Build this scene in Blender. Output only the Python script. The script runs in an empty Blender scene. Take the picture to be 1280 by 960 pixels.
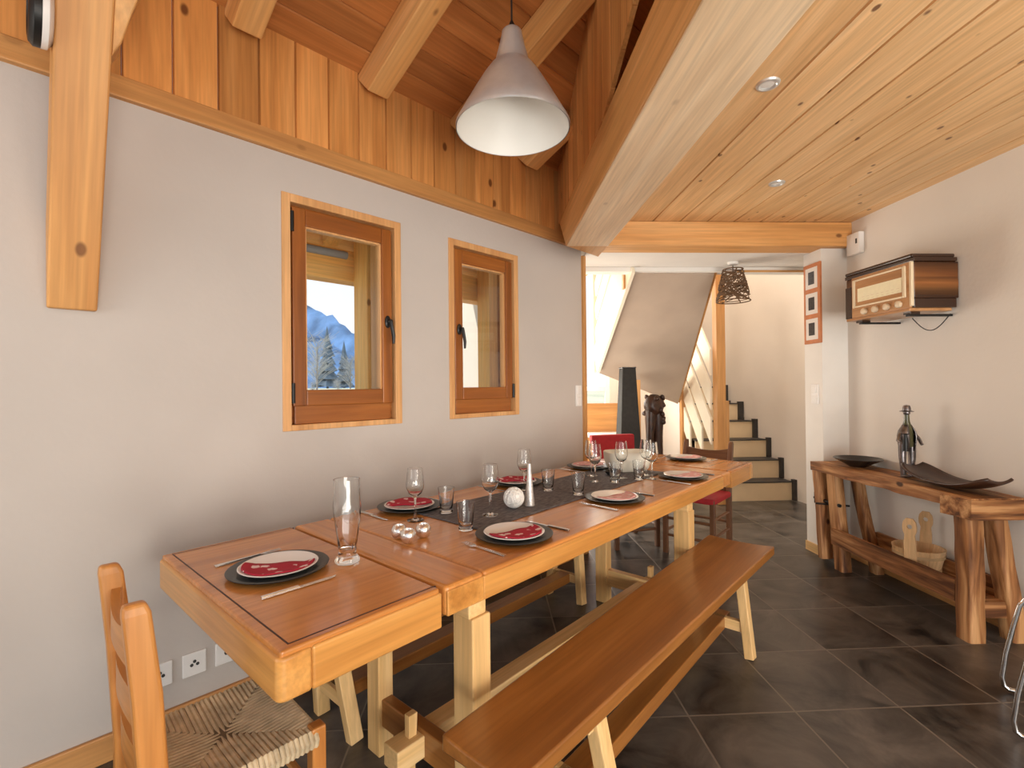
import bpy, bmesh, math, random
from mathutils import Vector, Matrix, noise as mnoise
random.seed(7)
SC = bpy.context.scene
COL = SC.collection
PI = math.pi

# ------------------------------------------------------------------ camera
cam_d = bpy.data.cameras.new('camera')
cam = bpy.data.objects.new('camera', cam_d); COL.objects.link(cam)
F_PX = 613.755
cam_d.sensor_fit = 'HORIZONTAL'; cam_d.sensor_width = 36.0; cam_d.lens = 36.0 * F_PX / 1280.0
cam_d.clip_start = 0.02; cam_d.clip_end = 2000
R3 = [[0.9988684, -0.0464856, -0.0100541], [0.0098082, -0.0055144, 0.9999367], [0.0465381, 0.9989037, 0.0050522]]
cam.matrix_world = Matrix(((R3[0][0], R3[1][0], -R3[2][0], 0.0),
                           (R3[0][1], R3[1][1], -R3[2][1], 0.0),
                           (R3[0][2], R3[1][2], -R3[2][2], 1.30), (0, 0, 0, 1)))
SC.camera = cam

# ------------------------------------------------------------------ light and colour
SC.view_settings.view_transform = 'Standard'
SC.view_settings.look = 'None'
SC.view_settings.gamma = 1.0
SC.view_settings.exposure = 0.0
SC.view_settings.use_curve_mapping = False
world = bpy.data.worlds.new('sky'); SC.world = world; world.use_nodes = True
wn = world.node_tree.nodes; wl = world.node_tree.links
wn.clear()
w_out = wn.new('ShaderNodeOutputWorld'); w_bg = wn.new('ShaderNodeBackground')
w_tc = wn.new('ShaderNodeTexCoord'); w_sep = wn.new('ShaderNodeSeparateXYZ'); w_rmp = wn.new('ShaderNodeValToRGB')
wl.new(w_tc.outputs['Generated'], w_sep.inputs[0]); wl.new(w_sep.outputs['Z'], w_rmp.inputs[0])
w_rmp.color_ramp.elements[0].position = 0.0; w_rmp.color_ramp.elements[0].color = (0.98, 0.98, 0.97, 1)
w_rmp.color_ramp.elements[1].position = 0.75; w_rmp.color_ramp.elements[1].color = (0.55, 0.78, 1.0, 1)
wl.new(w_rmp.outputs[0], w_bg.inputs[0]); w_bg.inputs[1].default_value = 1.15
wl.new(w_bg.outputs[0], w_out.inputs[0])

def area(name, loc, target, sx, sy, power, col=(1, 1, 1), spread=PI):
    l = bpy.data.lights.new(name, 'AREA'); l.shape = 'RECTANGLE'; l.size = sx; l.size_y = sy
    l.energy = power; l.color = col; l.spread = spread
    o = bpy.data.objects.new(name, l); COL.objects.link(o); o.location = loc
    d = Vector(target) - Vector(loc)
    o.rotation_euler = d.to_track_quat('-Z', 'Y').to_euler()
    return o
area('daylight_rear_glazing', (1.5, -2.7, 1.5), (1.0, 2.5, 1.2), 2.2, 2.0, 30, (1.0, 0.97, 0.93))
area('fill_ceiling_up', (1.5, -1.8, 0.35), (1.7, 1.6, 2.5), 2.2, 0.8, 102, (1.0, 0.95, 0.87))  # unseen fill, added to brighten the ceiling from below
area('daylight_hall_window', (0.9, 6.4, 1.9), (2.8, 4.6, 0.9), 1.0, 1.8, 60, (1.0, 0.93, 0.82))
area('daylight_hall_door', (0.35, 4.9, 0.9), (2.2, 5.0, 1.4), 1.2, 1.5, 42, (1.0, 0.92, 0.80))
area('daylight_stairwell', (2.6, 5.0, 4.2), (2.7, 5.3, 0.0), 1.2, 1.2, 60, (1.0, 0.90, 0.76))
area('fill_left', (-2.15, 0.35, 1.5), (0.6, 2.4, 2.1), 1.3, 1.3, 13, (1.0, 0.95, 0.88))  # added fill for the beam's left face; no window stands here
area('fill_right', (2.6, -0.7, 1.6), (0.5, 3.3, 1.2), 1.4, 1.4, 17, (1.0, 0.95, 0.88), math.radians(95))  # added fill that evens out the left wall; no window stands here
sun_d = bpy.data.lights.new('sun', 'SUN'); sun_d.energy = 3.2; sun_d.angle = math.radians(0.6); sun_d.color = (1.0, 0.90, 0.74)
sun = bpy.data.objects.new('sun', sun_d); COL.objects.link(sun)
_az = math.radians(90 - 46.40008) - math.radians(12)      # travels along the window wall, grazing it from outside
sun.rotation_euler = Vector((math.cos(_az) * 0.80, math.sin(_az) * 0.80, -0.60)).to_track_quat('-Z', 'Y').to_euler()

# ------------------------------------------------------------------ materials
MATS = {}
def _new(name):
    m = bpy.data.materials.new(name); m.use_nodes = True
    nt = m.node_tree; b = nt.nodes['Principled BSDF']
    MATS[name] = m
    return m, nt, nt.nodes, nt.links, b

def plain(name, col, rough=0.5, metal=0.0, var=0.0, vscale=8.0, bump=0.0, bscale=60.0, **kw):
    m, nt, N, L, b = _new(name)
    b.inputs['Base Color'].default_value = (*col, 1); b.inputs['Roughness'].default_value = rough
    b.inputs['Metallic'].default_value = metal
    for k, v in kw.items():
        b.inputs[k.replace('_', ' ')].default_value = v
    tc = N.new('ShaderNodeTexCoord')
    if var:
        nz = N.new('ShaderNodeTexNoise'); nz.inputs['Scale'].default_value = vscale; nz.inputs['Detail'].default_value = 5
        L.new(tc.outputs['Object'], nz.inputs['Vector'])
        r = N.new('ShaderNodeValToRGB')
        r.color_ramp.elements[0].position = 0.3; r.color_ramp.elements[1].position = 0.7
        r.color_ramp.elements[0].color = (*[c * (1 - var) for c in col], 1)
        r.color_ramp.elements[1].color = (*[min(1, c * (1 + var)) for c in col], 1)
        L.new(nz.outputs['Fac'], r.inputs[0]); L.new(r.outputs[0], b.inputs['Base Color'])
    if bump:
        n2 = N.new('ShaderNodeTexNoise'); n2.inputs['Scale'].default_value = bscale; n2.inputs['Detail'].default_value = 4
        L.new(tc.outputs['Object'], n2.inputs['Vector'])
        bp = N.new('ShaderNodeBump'); bp.inputs['Strength'].default_value = bump; bp.inputs['Distance'].default_value = 0.004
        L.new(n2.outputs['Fac'], bp.inputs['Height']); L.new(bp.outputs[0], b.inputs['Normal'])
    return m

def wood(name, dark, mid, light, axis='x', fine=1.0, rough=0.4, knots=0.0, plank=None, pvar=0.16, coat=0.0, spec=0.4, kscale=1.0, contrast=1.0, kden=0.58):
    """grain runs along the object's own axis; plank=(axis, width) gives each board its own tone and figure"""
    m, nt, N, L, b = _new(name)
    b.inputs['Roughness'].default_value = rough; b.inputs['Coat Weight'].default_value = coat
    b.inputs['Coat Roughness'].default_value = 0.15; b.inputs['Specular IOR Level'].default_value = spec
    tc = N.new('ShaderNodeTexCoord'); oi = N.new('ShaderNodeObjectInfo')
    add = N.new('ShaderNodeVectorMath'); add.operation = 'ADD'
    sc = N.new('ShaderNodeVectorMath'); sc.operation = 'SCALE'
    cmb = N.new('ShaderNodeCombineXYZ')
    for k in range(3): L.new(oi.outputs['Random'], cmb.inputs[k])
    L.new(cmb.outputs[0], sc.inputs[0]); sc.inputs['Scale'].default_value = 13.0
    L.new(tc.outputs['Object'], add.inputs[0]); L.new(sc.outputs[0], add.inputs[1])
    vec = add.outputs[0]; pr = None
    if plank:
        sp = N.new('ShaderNodeSeparateXYZ'); L.new(tc.outputs['Object'], sp.inputs[0])
        dv = N.new('ShaderNodeMath'); dv.operation = 'DIVIDE'; dv.inputs[1].default_value = plank[1]
        L.new(sp.outputs['XYZ'.index(plank[0].upper())], dv.inputs[0])
        fl = N.new('ShaderNodeMath'); fl.operation = 'FLOOR'; L.new(dv.outputs[0], fl.inputs[0])
        wnz = N.new('ShaderNodeTexWhiteNoise'); wnz.noise_dimensions = '1D'; L.new(fl.outputs[0], wnz.inputs['W'])
        pr = wnz.outputs['Value']
        s2 = N.new('ShaderNodeVectorMath'); s2.operation = 'SCALE'; s2.inputs['Scale'].default_value = 9.0
        L.new(wnz.outputs['Color'], s2.inputs[0])
        a2 = N.new('ShaderNodeVectorMath'); a2.operation = 'ADD'
        L.new(vec, a2.inputs[0]); L.new(s2.outputs[0], a2.inputs[1]); vec = a2.outputs[0]
    def mapped(al, cr):
        mp = N.new('ShaderNodeMapping')
        mp.inputs['Scale'].default_value = tuple(al if c == axis else cr for c in 'xyz')
        L.new(vec, mp.inputs['Vector']); return mp.outputs[0]
    n1 = N.new('ShaderNodeTexNoise'); n1.inputs['Scale'].default_value = 1.0 * fine; n1.inputs['Detail'].default_value = 4
    n1.inputs['Distortion'].default_value = 0.6; L.new(mapped(0.9, 11.0), n1.inputs['Vector'])
    r = N.new('ShaderNodeValToRGB'); cr = r.color_ramp
    h = 0.5; w = 0.24 / contrast
    cr.elements[0].position = h - w; cr.elements[0].color = (*dark, 1)
    cr.elements[1].position = h + w; cr.elements[1].color = (*light, 1)
    e = cr.elements.new(h); e.color = (*mid, 1)
    L.new(n1.outputs['Fac'], r.inputs[0])
    n2 = N.new('ShaderNodeTexNoise'); n2.inputs['Scale'].default_value = 1.0 * fine; n2.inputs['Detail'].default_value = 3
    L.new(mapped(3.0, 85.0), n2.inputs['Vector'])
    mx = N.new('ShaderNodeMix'); mx.data_type = 'RGBA'; mx.blend_type = 'MULTIPLY'
    mr = N.new('ShaderNodeMapRange'); mr.inputs[1].default_value = 0.3; mr.inputs[2].default_value = 0.7
    mr.inputs[3].default_value = 0.80; mr.inputs[4].default_value = 1.12
    L.new(n2.outputs['Fac'], mr.inputs[0])
    mx.inputs[0].default_value = 0.75
    L.new(r.outputs[0], mx.inputs[6]); L.new(mr.outputs[0], mx.inputs[7])
    colr = mx.outputs[2]
    if pr is not None:
        m3 = N.new('ShaderNodeMix'); m3.data_type = 'RGBA'; m3.blend_type = 'MULTIPLY'; m3.inputs[0].default_value = 1.0
        r3 = N.new('ShaderNodeMapRange'); r3.inputs[3].default_value = 1 - pvar; r3.inputs[4].default_value = 1 + pvar
        L.new(pr, r3.inputs[0]); L.new(colr, m3.inputs[6]); L.new(r3.outputs[0], m3.inputs[7]); colr = m3.outputs[2]
    if knots:
        v = N.new('ShaderNodeTexVoronoi'); v.inputs['Scale'].default_value = kscale
        L.new(mapped(4.2, 7.0), v.inputs['Vector'])
        kr = N.new('ShaderNodeMapRange'); kr.interpolation_type = 'SMOOTHSTEP'
        kr.inputs[1].default_value = 0.07; kr.inputs[2].default_value = 0.135; kr.inputs[3].default_value = knots; kr.inputs[4].default_value = 0.0
        L.new(v.outputs['Distance'], kr.inputs[0])
        # only some cells carry a knot
        sv = N.new('ShaderNodeSeparateColor'); L.new(v.outputs['Color'], sv.inputs[0])
        th = N.new('ShaderNodeMath'); th.operation = 'GREATER_THAN'; th.inputs[1].default_value = kden; L.new(sv.outputs[0], th.inputs[0])
        mm = N.new('ShaderNodeMath'); mm.operation = 'MULTIPLY'; L.new(kr.outputs[0], mm.inputs[0]); L.new(th.outputs[0], mm.inputs[1])
        m4 = N.new('ShaderNodeMix'); m4.data_type = 'RGBA'
        L.new(mm.outputs[0], m4.inputs[0]); L.new(colr, m4.inputs[6]); m4.inputs[7].default_value = (dark[0] * .28, dark[1] * .2, dark[2] * .2, 1)
        colr = m4.outputs[2]
    L.new(colr, b.inputs['Base Color'])
    bp = N.new('ShaderNodeBump'); bp.inputs['Strength'].default_value = 0.12; bp.inputs['Distance'].default_value = 0.002
    L.new(n2.outputs['Fac'], bp.inputs['Height']); L.new(bp.outputs[0], b.inputs['Normal'])
    return m

def fam(name, d, mi, l, **kw):
    return {a: wood(name + '_' + a, d, mi, l, axis=a, **kw) for a in 'xyz'}

PINE_P = dict(knots=0.85)
M_panel = wood('pine_panel', (0.44, 0.17, 0.045), (0.62, 0.27, 0.075), (0.74, 0.36, 0.12), axis='z', plank=('x', 0.155), rough=0.45, pvar=0.2, knots=0.9, kden=0.45)
M_panel_y = wood('pine_panel_side', (0.46, 0.19, 0.055), (0.64, 0.30, 0.09), (0.76, 0.39, 0.14), axis='z', plank=('y', 0.155), rough=0.45, pvar=0.12, knots=0.9)
M_roof = wood('pine_roof_boards', (0.34, 0.12, 0.03), (0.46, 0.17, 0.045), (0.58, 0.24, 0.07), axis='x', plank=('y', 0.14), rough=0.5, knots=0.9)  # roof shadow is put into the deeper orange-brown
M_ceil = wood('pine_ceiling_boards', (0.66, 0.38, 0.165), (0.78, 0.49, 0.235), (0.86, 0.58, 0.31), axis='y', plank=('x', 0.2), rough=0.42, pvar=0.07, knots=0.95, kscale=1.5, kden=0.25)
BEAM = fam('pine_beam', (0.52, 0.235, 0.07), (0.67, 0.335, 0.11), (0.77, 0.43, 0.17), rough=0.5, knots=0.8, fine=.8)
PALE = fam('pale_beam', (0.74, 0.52, 0.31), (0.82, 0.61, 0.39), (0.87, 0.69, 0.48), rough=0.5, knots=0.3)
TRIM = fam('pine_trim', (0.44, 0.20, 0.065), (0.56, 0.275, 0.09), (0.64, 0.34, 0.125), rough=0.45, knots=0.3)
WIN = fam('window_wood', (0.20, 0.058, 0.011), (0.31, 0.098, 0.018), (0.41, 0.145, 0.030), rough=0.35, coat=0.2)
CASE = fam('casing_wood', (0.56, 0.27, 0.10), (0.66, 0.35, 0.14), (0.74, 0.43, 0.19), rough=0.45)
TOP = fam('table_top_wood', (0.46, 0.165, 0.035), (0.60, 0.24, 0.055), (0.70, 0.31, 0.085), rough=0.27, coat=0.4, spec=0.5, fine=.8)
TEDGE = fam('table_edge_wood', (0.42, 0.170, 0.035), (0.58, 0.265, 0.065), (0.68, 0.345, 0.10), rough=0.32, coat=0.2)
LEG = fam('pale_leg_wood', (0.60, 0.36, 0.14), (0.73, 0.47, 0.205), (0.80, 0.56, 0.28), rough=0.4)
BEN = fam('bench_wood', (0.21, 0.075, 0.016), (0.31, 0.122, 0.028), (0.40, 0.175, 0.048), rough=0.3, coat=0.3, fine=.9)
CHR = fam('chair_wood', (0.36, 0.125, 0.026), (0.50, 0.205, 0.05), (0.60, 0.28, 0.085), rough=0.35)
DKC = fam('dark_chair_wood', (0.09, 0.04, 0.02), (0.15, 0.065, 0.03), (0.22, 0.10, 0.045), rough=0.4)
OLD = fam('old_bench_wood', (0.10, 0.035, 0.012), (0.33, 0.140, 0.048), (0.60, 0.325, 0.14), rough=0.6, knots=0.9, contrast=1.6, fine=2.0)
TUB = fam('tub_wood', (0.58, 0.36, 0.17), (0.70, 0.46, 0.24), (0.78, 0.55, 0.32), rough=0.55)
EXT = fam('porch_wood', (0.80, 0.38, 0.09), (0.93, 0.50, 0.14), (0.98, 0.62, 0.22), rough=0.6, knots=0.8)
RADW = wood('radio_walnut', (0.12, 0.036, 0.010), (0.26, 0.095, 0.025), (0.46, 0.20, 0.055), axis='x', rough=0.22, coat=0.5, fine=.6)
def _veneer_bands(m):                            # darkens the veneer towards top and bottom, with a band mid-height
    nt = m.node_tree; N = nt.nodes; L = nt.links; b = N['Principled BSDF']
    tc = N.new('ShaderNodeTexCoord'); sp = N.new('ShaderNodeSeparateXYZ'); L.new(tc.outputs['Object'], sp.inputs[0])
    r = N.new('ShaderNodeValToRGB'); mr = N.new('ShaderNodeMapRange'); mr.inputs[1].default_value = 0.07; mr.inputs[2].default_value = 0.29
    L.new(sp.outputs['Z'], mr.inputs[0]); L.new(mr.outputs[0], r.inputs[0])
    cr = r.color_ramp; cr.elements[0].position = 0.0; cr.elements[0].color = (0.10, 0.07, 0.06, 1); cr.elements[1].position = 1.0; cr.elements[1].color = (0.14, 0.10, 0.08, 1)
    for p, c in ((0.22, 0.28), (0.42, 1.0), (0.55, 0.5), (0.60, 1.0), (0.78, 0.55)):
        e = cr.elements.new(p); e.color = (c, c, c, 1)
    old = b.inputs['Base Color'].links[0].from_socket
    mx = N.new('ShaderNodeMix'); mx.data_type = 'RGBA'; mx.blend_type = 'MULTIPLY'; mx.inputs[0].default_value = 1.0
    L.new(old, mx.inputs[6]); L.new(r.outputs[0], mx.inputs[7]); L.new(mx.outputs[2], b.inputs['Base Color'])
_veneer_bands(RADW)
RADF = wood('radio_front_wood', (0.34, 0.15, 0.05), (0.50, 0.25, 0.10), (0.60, 0.33, 0.15), axis='y', rough=0.3, coat=0.3)
RADD = plain('radio_dark_veneer', (0.035, 0.014, 0.007), 0.25, Coat_Weight=0.4)
DISH = wood('dark_dish_wood', (0.022, 0.010, 0.006), (0.045, 0.020, 0.012), (0.085, 0.037, 0.02), axis='y', rough=0.35, coat=0.2)

M_wall = plain('warm_white_plaster', (0.53, 0.482, 0.44), 0.85, var=0.035, vscale=2.2, bump=0.18, bscale=45)  # base tone darkened to stand for weaker light on this wall
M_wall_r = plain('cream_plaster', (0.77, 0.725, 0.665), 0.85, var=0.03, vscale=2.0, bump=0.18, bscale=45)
M_hall = plain('hall_plaster', (0.70, 0.62, 0.54), 0.85, var=0.03, vscale=2.0, bump=0.15, bscale=40)
M_white = plain('white_paint', (0.80, 0.77, 0.72), 0.6, var=0.02)
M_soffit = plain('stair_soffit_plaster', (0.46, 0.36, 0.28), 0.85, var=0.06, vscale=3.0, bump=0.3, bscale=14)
M_plastic = plain('white_plastic', (0.82, 0.80, 0.77), 0.35)
M_slot = plain('dark_socket', (0.03, 0.03, 0.03), 0.5)
M_black_metal = plain('black_metal', (0.025, 0.025, 0.025), 0.4, metal=0.6)
M_alu = plain('brushed_aluminium', (0.66, 0.665, 0.655), 0.30, metal=0.55, var=0.04, vscale=30, Specular_IOR_Level=0.9)
M_shade_in = plain('shade_white_lining', (0.86, 0.85, 0.80), 0.5)
M_cord = plain('black_cord', (0.015, 0.015, 0.015), 0.5)
M_chrome = plain('chrome', (0.80, 0.80, 0.80), 0.10, metal=1.0)
M_silver = plain('silver_mercury_glass', (0.86, 0.82, 0.78), 0.20, metal=0.9, var=0.12, vscale=60, bump=0.3, bscale=120)
M_vase = plain('silver_ribbed_vase', (0.74, 0.71, 0.68), 0.35, metal=0.6, var=0.15, vscale=120, bump=0.4, bscale=160)
M_whiteball = plain('white_rattan', (0.86, 0.84, 0.80), 0.6)
M_charger = plain('black_slate_charger', (0.018, 0.020, 0.019), 0.32, bump=0.1, bscale=90)
M_porc = plain('white_porcelain', (0.84, 0.81, 0.78), 0.15, Coat_Weight=0.4)
M_steel = plain('cutlery_steel', (0.78, 0.76, 0.74), 0.18, metal=1.0)
M_tread = plain('dark_slate_tread', (0.035, 0.030, 0.028), 0.5, var=0.2, vscale=14)
M_riser = plain('cream_riser', (0.78, 0.60, 0.38), 0.6, var=0.04)
M_red = plain('red_fabric', (0.36, 0.012, 0.018), 0.75, var=0.12, vscale=40)
M_towerblk = plain('black_tower_fabric', (0.020, 0.019, 0.017), 0.85, var=0.2, vscale=30)
M_carv = plain('dark_carved_wood', (0.045, 0.018, 0.009), 0.4, var=0.45, vscale=22, bump=0.6, bscale=26)
M_wick = plain('brown_wicker', (0.13, 0.068, 0.030), 0.7, var=0.3, vscale=40)
M_rush = plain('rush_cord', (0.56, 0.44, 0.28), 0.75, var=0.28, vscale=24)
M_rushbed = plain('rush_underlay', (0.15, 0.10, 0.055), 0.9, var=0.2, vscale=30)
M_frame_orange = plain('orange_frame_wood', (0.56, 0.20, 0.075), 0.5, var=0.12, vscale=20)
M_photo = plain('photo_dark_print', (0.035, 0.03, 0.03), 0.4, var=0.5, vscale=60)
M_mount = plain('photo_white_mount', (0.80, 0.74, 0.68), 0.6)
M_dial = plain('radio_dial_cream', (0.92, 0.86, 0.60), 0.35, var=0.03, vscale=40)
M_bezel = plain('radio_ivory_bezel', (0.78, 0.66, 0.46), 0.3, metal=0.15)
M_knob = plain('radio_ivory_knob', (0.74, 0.60, 0.42), 0.3)
M_bowl = plain('black_ceramic_bowl', (0.018, 0.016, 0.015), 0.25)
M_figure = plain('dark_welded_steel', (0.22, 0.20, 0.20), 0.30, metal=0.95, var=0.4, vscale=30)
M_bottle = plain('green_wine_bottle', (0.06, 0.058, 0.018), 0.12, Coat_Weight=0.5)
M_tub_band = plain('tub_band', (0.50, 0.34, 0.18), 0.5)
M_cream_ware = plain('cream_ribbed_ceramic', (0.80, 0.75, 0.63), 0.4)
M_meadow = plain('dry_meadow', (0.80, 0.74, 0.52), 0.95, var=0.2, vscale=0.15)
M_mount_n = plain('hazy_mountain_forest', (0.11, 0.21, 0.40), 1.0, var=0.55, vscale=0.035)  # distance haze is put into the blue
M_conif = plain('hazy_conifer', (0.10, 0.14, 0.19), 1.0, var=0.3, vscale=1.0)
M_bare = plain('frosted_bare_branches', (0.40, 0.40, 0.41), 1.0, var=0.15, vscale=1.0)
M_bark = plain('grey_bark', (0.24, 0.22, 0.22), 1.0)
M_gutter = plain('grey_gutter', (0.30, 0.30, 0.29), 0.5)
M_lens = plain('downlight_lens', (0.84, 0.82, 0.78), 0.2)
M_sconce = plain('opal_glass', (0.86, 0.84, 0.82), 0.25)
M_slat = plain('pale_lacquered_slat', (0.86, 0.78, 0.62), 0.5, var=0.03)
M_groove = plain('dark_inlay', (0.06, 0.022, 0.008), 0.5)

def glass(name, col=(1, 1, 1), rough=0.0, ior=1.45):
    m, nt, N, L, b = _new(name)
    b.inputs['Base Color'].default_value = (*col, 1); b.inputs['Roughness'].default_value = rough
    b.inputs['Transmission Weight'].default_value = 1.0; b.inputs['IOR'].default_value = ior
    return m
M_glass = glass('drinking_glass', (0.97, 0.98, 0.98))
def pane_mat():
    m, nt, N, L, b = _new('window_pane')
    t = N.new('ShaderNodeBsdfTransparent'); g = N.new('ShaderNodeBsdfGlossy'); g.inputs['Roughness'].default_value = 0.02
    fr = N.new('ShaderNodeFresnel'); fr.inputs['IOR'].default_value = 1.3
    mx = N.new('ShaderNodeMixShader'); L.new(fr.outputs[0], mx.inputs[0]); L.new(t.outputs[0], mx.inputs[1]); L.new(g.outputs[0], mx.inputs[2])
    L.new(mx.outputs[0], N['Material Output'].inputs['Surface']); N.remove(b)
    return m
M_pane = pane_mat()

def napkin_mat(name, red, white, scale):
    m, nt, N, L, b = _new(name); b.inputs['Roughness'].default_value = 0.8
    tc = N.new('ShaderNodeTexCoord')
    v = N.new('ShaderNodeTexVoronoi'); v.feature = 'F1'; v.inputs['Scale'].default_value = scale
    n = N.new('ShaderNodeTexNoise'); n.inputs['Scale'].default_value = scale * 1.6; n.inputs['Detail'].default_value = 2
    L.new(tc.outputs['Object'], v.inputs['Vector']); L.new(tc.outputs['Object'], n.inputs['Vector'])
    su = N.new('ShaderNodeMath'); su.operation = 'SUBTRACT'; L.new(n.outputs['Fac'], su.inputs[0]); L.new(v.outputs['Distance'], su.inputs[1])
    r = N.new('ShaderNodeValToRGB'); r.color_ramp.elements[0].position = 0.27; r.color_ramp.elements[1].position = 0.32
    r.color_ramp.elements[0].color = (*red, 1); r.color_ramp.elements[1].color = (*white, 1)
    L.new(su.outputs[0], r.inputs[0]); L.new(r.outputs[0], b.inputs['Base Color'])
    return m
M_nap = napkin_mat('red_snowflake_napkin', (0.42, 0.010, 0.035), (0.80, 0.62, 0.60), 26)
M_nap2 = napkin_mat('pink_napkin', (0.70, 0.36, 0.34), (0.80, 0.66, 0.62), 30)

def runner_mat():
    m, nt, N, L, b = _new('grey_woven_runner'); b.inputs['Roughness'].default_value = 0.85
    tc = N.new('ShaderNodeTexCoord'); mp = N.new('ShaderNodeMapping'); mp.inputs['Scale'].default_value = (26, 110, 1)
    n = N.new('ShaderNodeTexNoise'); n.inputs['Scale'].default_value = 1.0; n.inputs['Detail'].default_value = 4
    L.new(tc.outputs['Object'], mp.inputs['Vector']); L.new(mp.outputs[0], n.inputs['Vector'])
    r = N.new('ShaderNodeValToRGB'); r.color_ramp.elements[0].position = 0.32; r.color_ramp.elements[1].position = 0.7
    r.color_ramp.elements[0].color = (0.050, 0.045, 0.048, 1); r.color_ramp.elements[1].color = (0.21, 0.19, 0.19, 1)
    L.new(n.outputs['Fac'], r.inputs[0]); L.new(r.outputs[0], b.inputs['Base Color'])
    bp = N.new('ShaderNodeBump'); bp.inputs['Strength'].default_value = 0.5; bp.inputs['Distance'].default_value = 0.002
    L.new(n.outputs['Fac'], bp.inputs['Height']); L.new(bp.outputs[0], b.inputs['Normal'])
    return m
M_runner = runner_mat()

def slate_mat():
    m, nt, N, L, b = _new('slate_floor_tiles')
    tc = N.new('ShaderNodeTexCoord'); sp = N.new('ShaderNodeSeparateXYZ'); L.new(tc.outputs['Object'], sp.inputs[0])
    def M(op, a, bb=None):
        x = N.new('ShaderNodeMath'); x.operation = op
        for i, q in enumerate((a, bb)):
            if q is None: continue
            if isinstance(q, (int, float)): x.inputs[i].default_value = q
            else: L.new(q, x.inputs[i])
        return x.outputs[0]
    T = 0.43
    ux = M('DIVIDE', M('SUBTRACT', sp.outputs[0], 1.63 - 10 * T), T); uy = M('DIVIDE', M('SUBTRACT', sp.outputs[1], 1.90 - 10 * T), T)
    fx = M('FRACT', ux); fy = M('FRACT', uy)
    ex = M('MINIMUM', fx, M('SUBTRACT', 1.0, fx)); ey = M('MINIMUM', fy, M('SUBTRACT', 1.0, fy))
    edge = M('MINIMUM', ex, ey)
    gr = N.new('ShaderNodeMapRange'); gr.inputs[1].default_value = 0.006; gr.inputs[2].default_value = 0.010
    gr.inputs[3].default_value = 1.0; gr.inputs[4].default_value = 0.0; L.new(edge, gr.inputs[0])
    cm = N.new('ShaderNodeCombineXYZ'); L.new(M('FLOOR', ux), cm.inputs[0]); L.new(M('FLOOR', uy), cm.inputs[1])
    wn_ = N.new('ShaderNodeTexWhiteNoise'); wn_.noise_dimensions = '2D'; L.new(cm.outputs[0], wn_.inputs['Vector'])
    of = N.new('ShaderNodeVectorMath'); of.operation = 'SCALE'; of.inputs['Scale'].default_value = 20; L.new(wn_.outputs['Color'], of.inputs[0])
    ad = N.new('ShaderNodeVectorMath'); L.new(tc.outputs['Object'], ad.inputs[0]); L.new(of.outputs[0], ad.inputs[1])
    n = N.new('ShaderNodeTexNoise'); n.inputs['Scale'].default_value = 3.2; n.inputs['Detail'].default_value = 7; n.inputs['Roughness'].default_value = 0.62
    n.inputs['Distortion'].default_value = 0.8; L.new(ad.outputs[0], n.inputs['Vector'])
    r = N.new('ShaderNodeValToRGB'); r.color_ramp.elements[0].position = 0.36; r.color_ramp.elements[1].position = 0.70
    r.color_ramp.elements[0].color = (0.016, 0.014, 0.013, 1); r.color_ramp.elements[1].color = (0.138, 0.119, 0.104, 1)
    L.new(n.outputs['Fac'], r.inputs[0])
    tv = N.new('ShaderNodeMapRange'); tv.inputs[3].default_value = 0.8; tv.inputs[4].default_value = 1.2; L.new(wn_.outputs['Value'], tv.inputs[0])
    mv = N.new('ShaderNodeMix'); mv.data_type = 'RGBA'; mv.blend_type = 'MULTIPLY'; mv.inputs[0].default_value = 1.0
    L.new(r.outputs[0], mv.inputs[6]); L.new(tv.outputs[0], mv.inputs[7])
    mx = N.new('ShaderNodeMix'); mx.data_type = 'RGBA'; L.new(gr.outputs[0], mx.inputs[0]); L.new(mv.outputs[2], mx.inputs[6])
    mx.inputs[7].default_value = (0.17, 0.145, 0.12, 1)
    L.new(mx.outputs[2], b.inputs['Base Color'])
    rr = N.new('ShaderNodeMapRange'); rr.inputs[3].default_value = 0.20; rr.inputs[4].default_value = 0.46; L.new(n.outputs['Fac'], rr.inputs[0]); L.new(rr.outputs[0], b.inputs['Roughness'])
    bp = N.new('ShaderNodeBump'); bp.inputs['Strength'].default_value = 0.35; bp.inputs['Distance'].default_value = 0.006
    hh = M('SUBTRACT', n.outputs['Fac'], M('MULTIPLY', gr.outputs[0], 0.5)); L.new(hh, bp.inputs['Height']); L.new(bp.outputs[0], b.inputs['Normal'])
    return m
M_floor = slate_mat()

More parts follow.
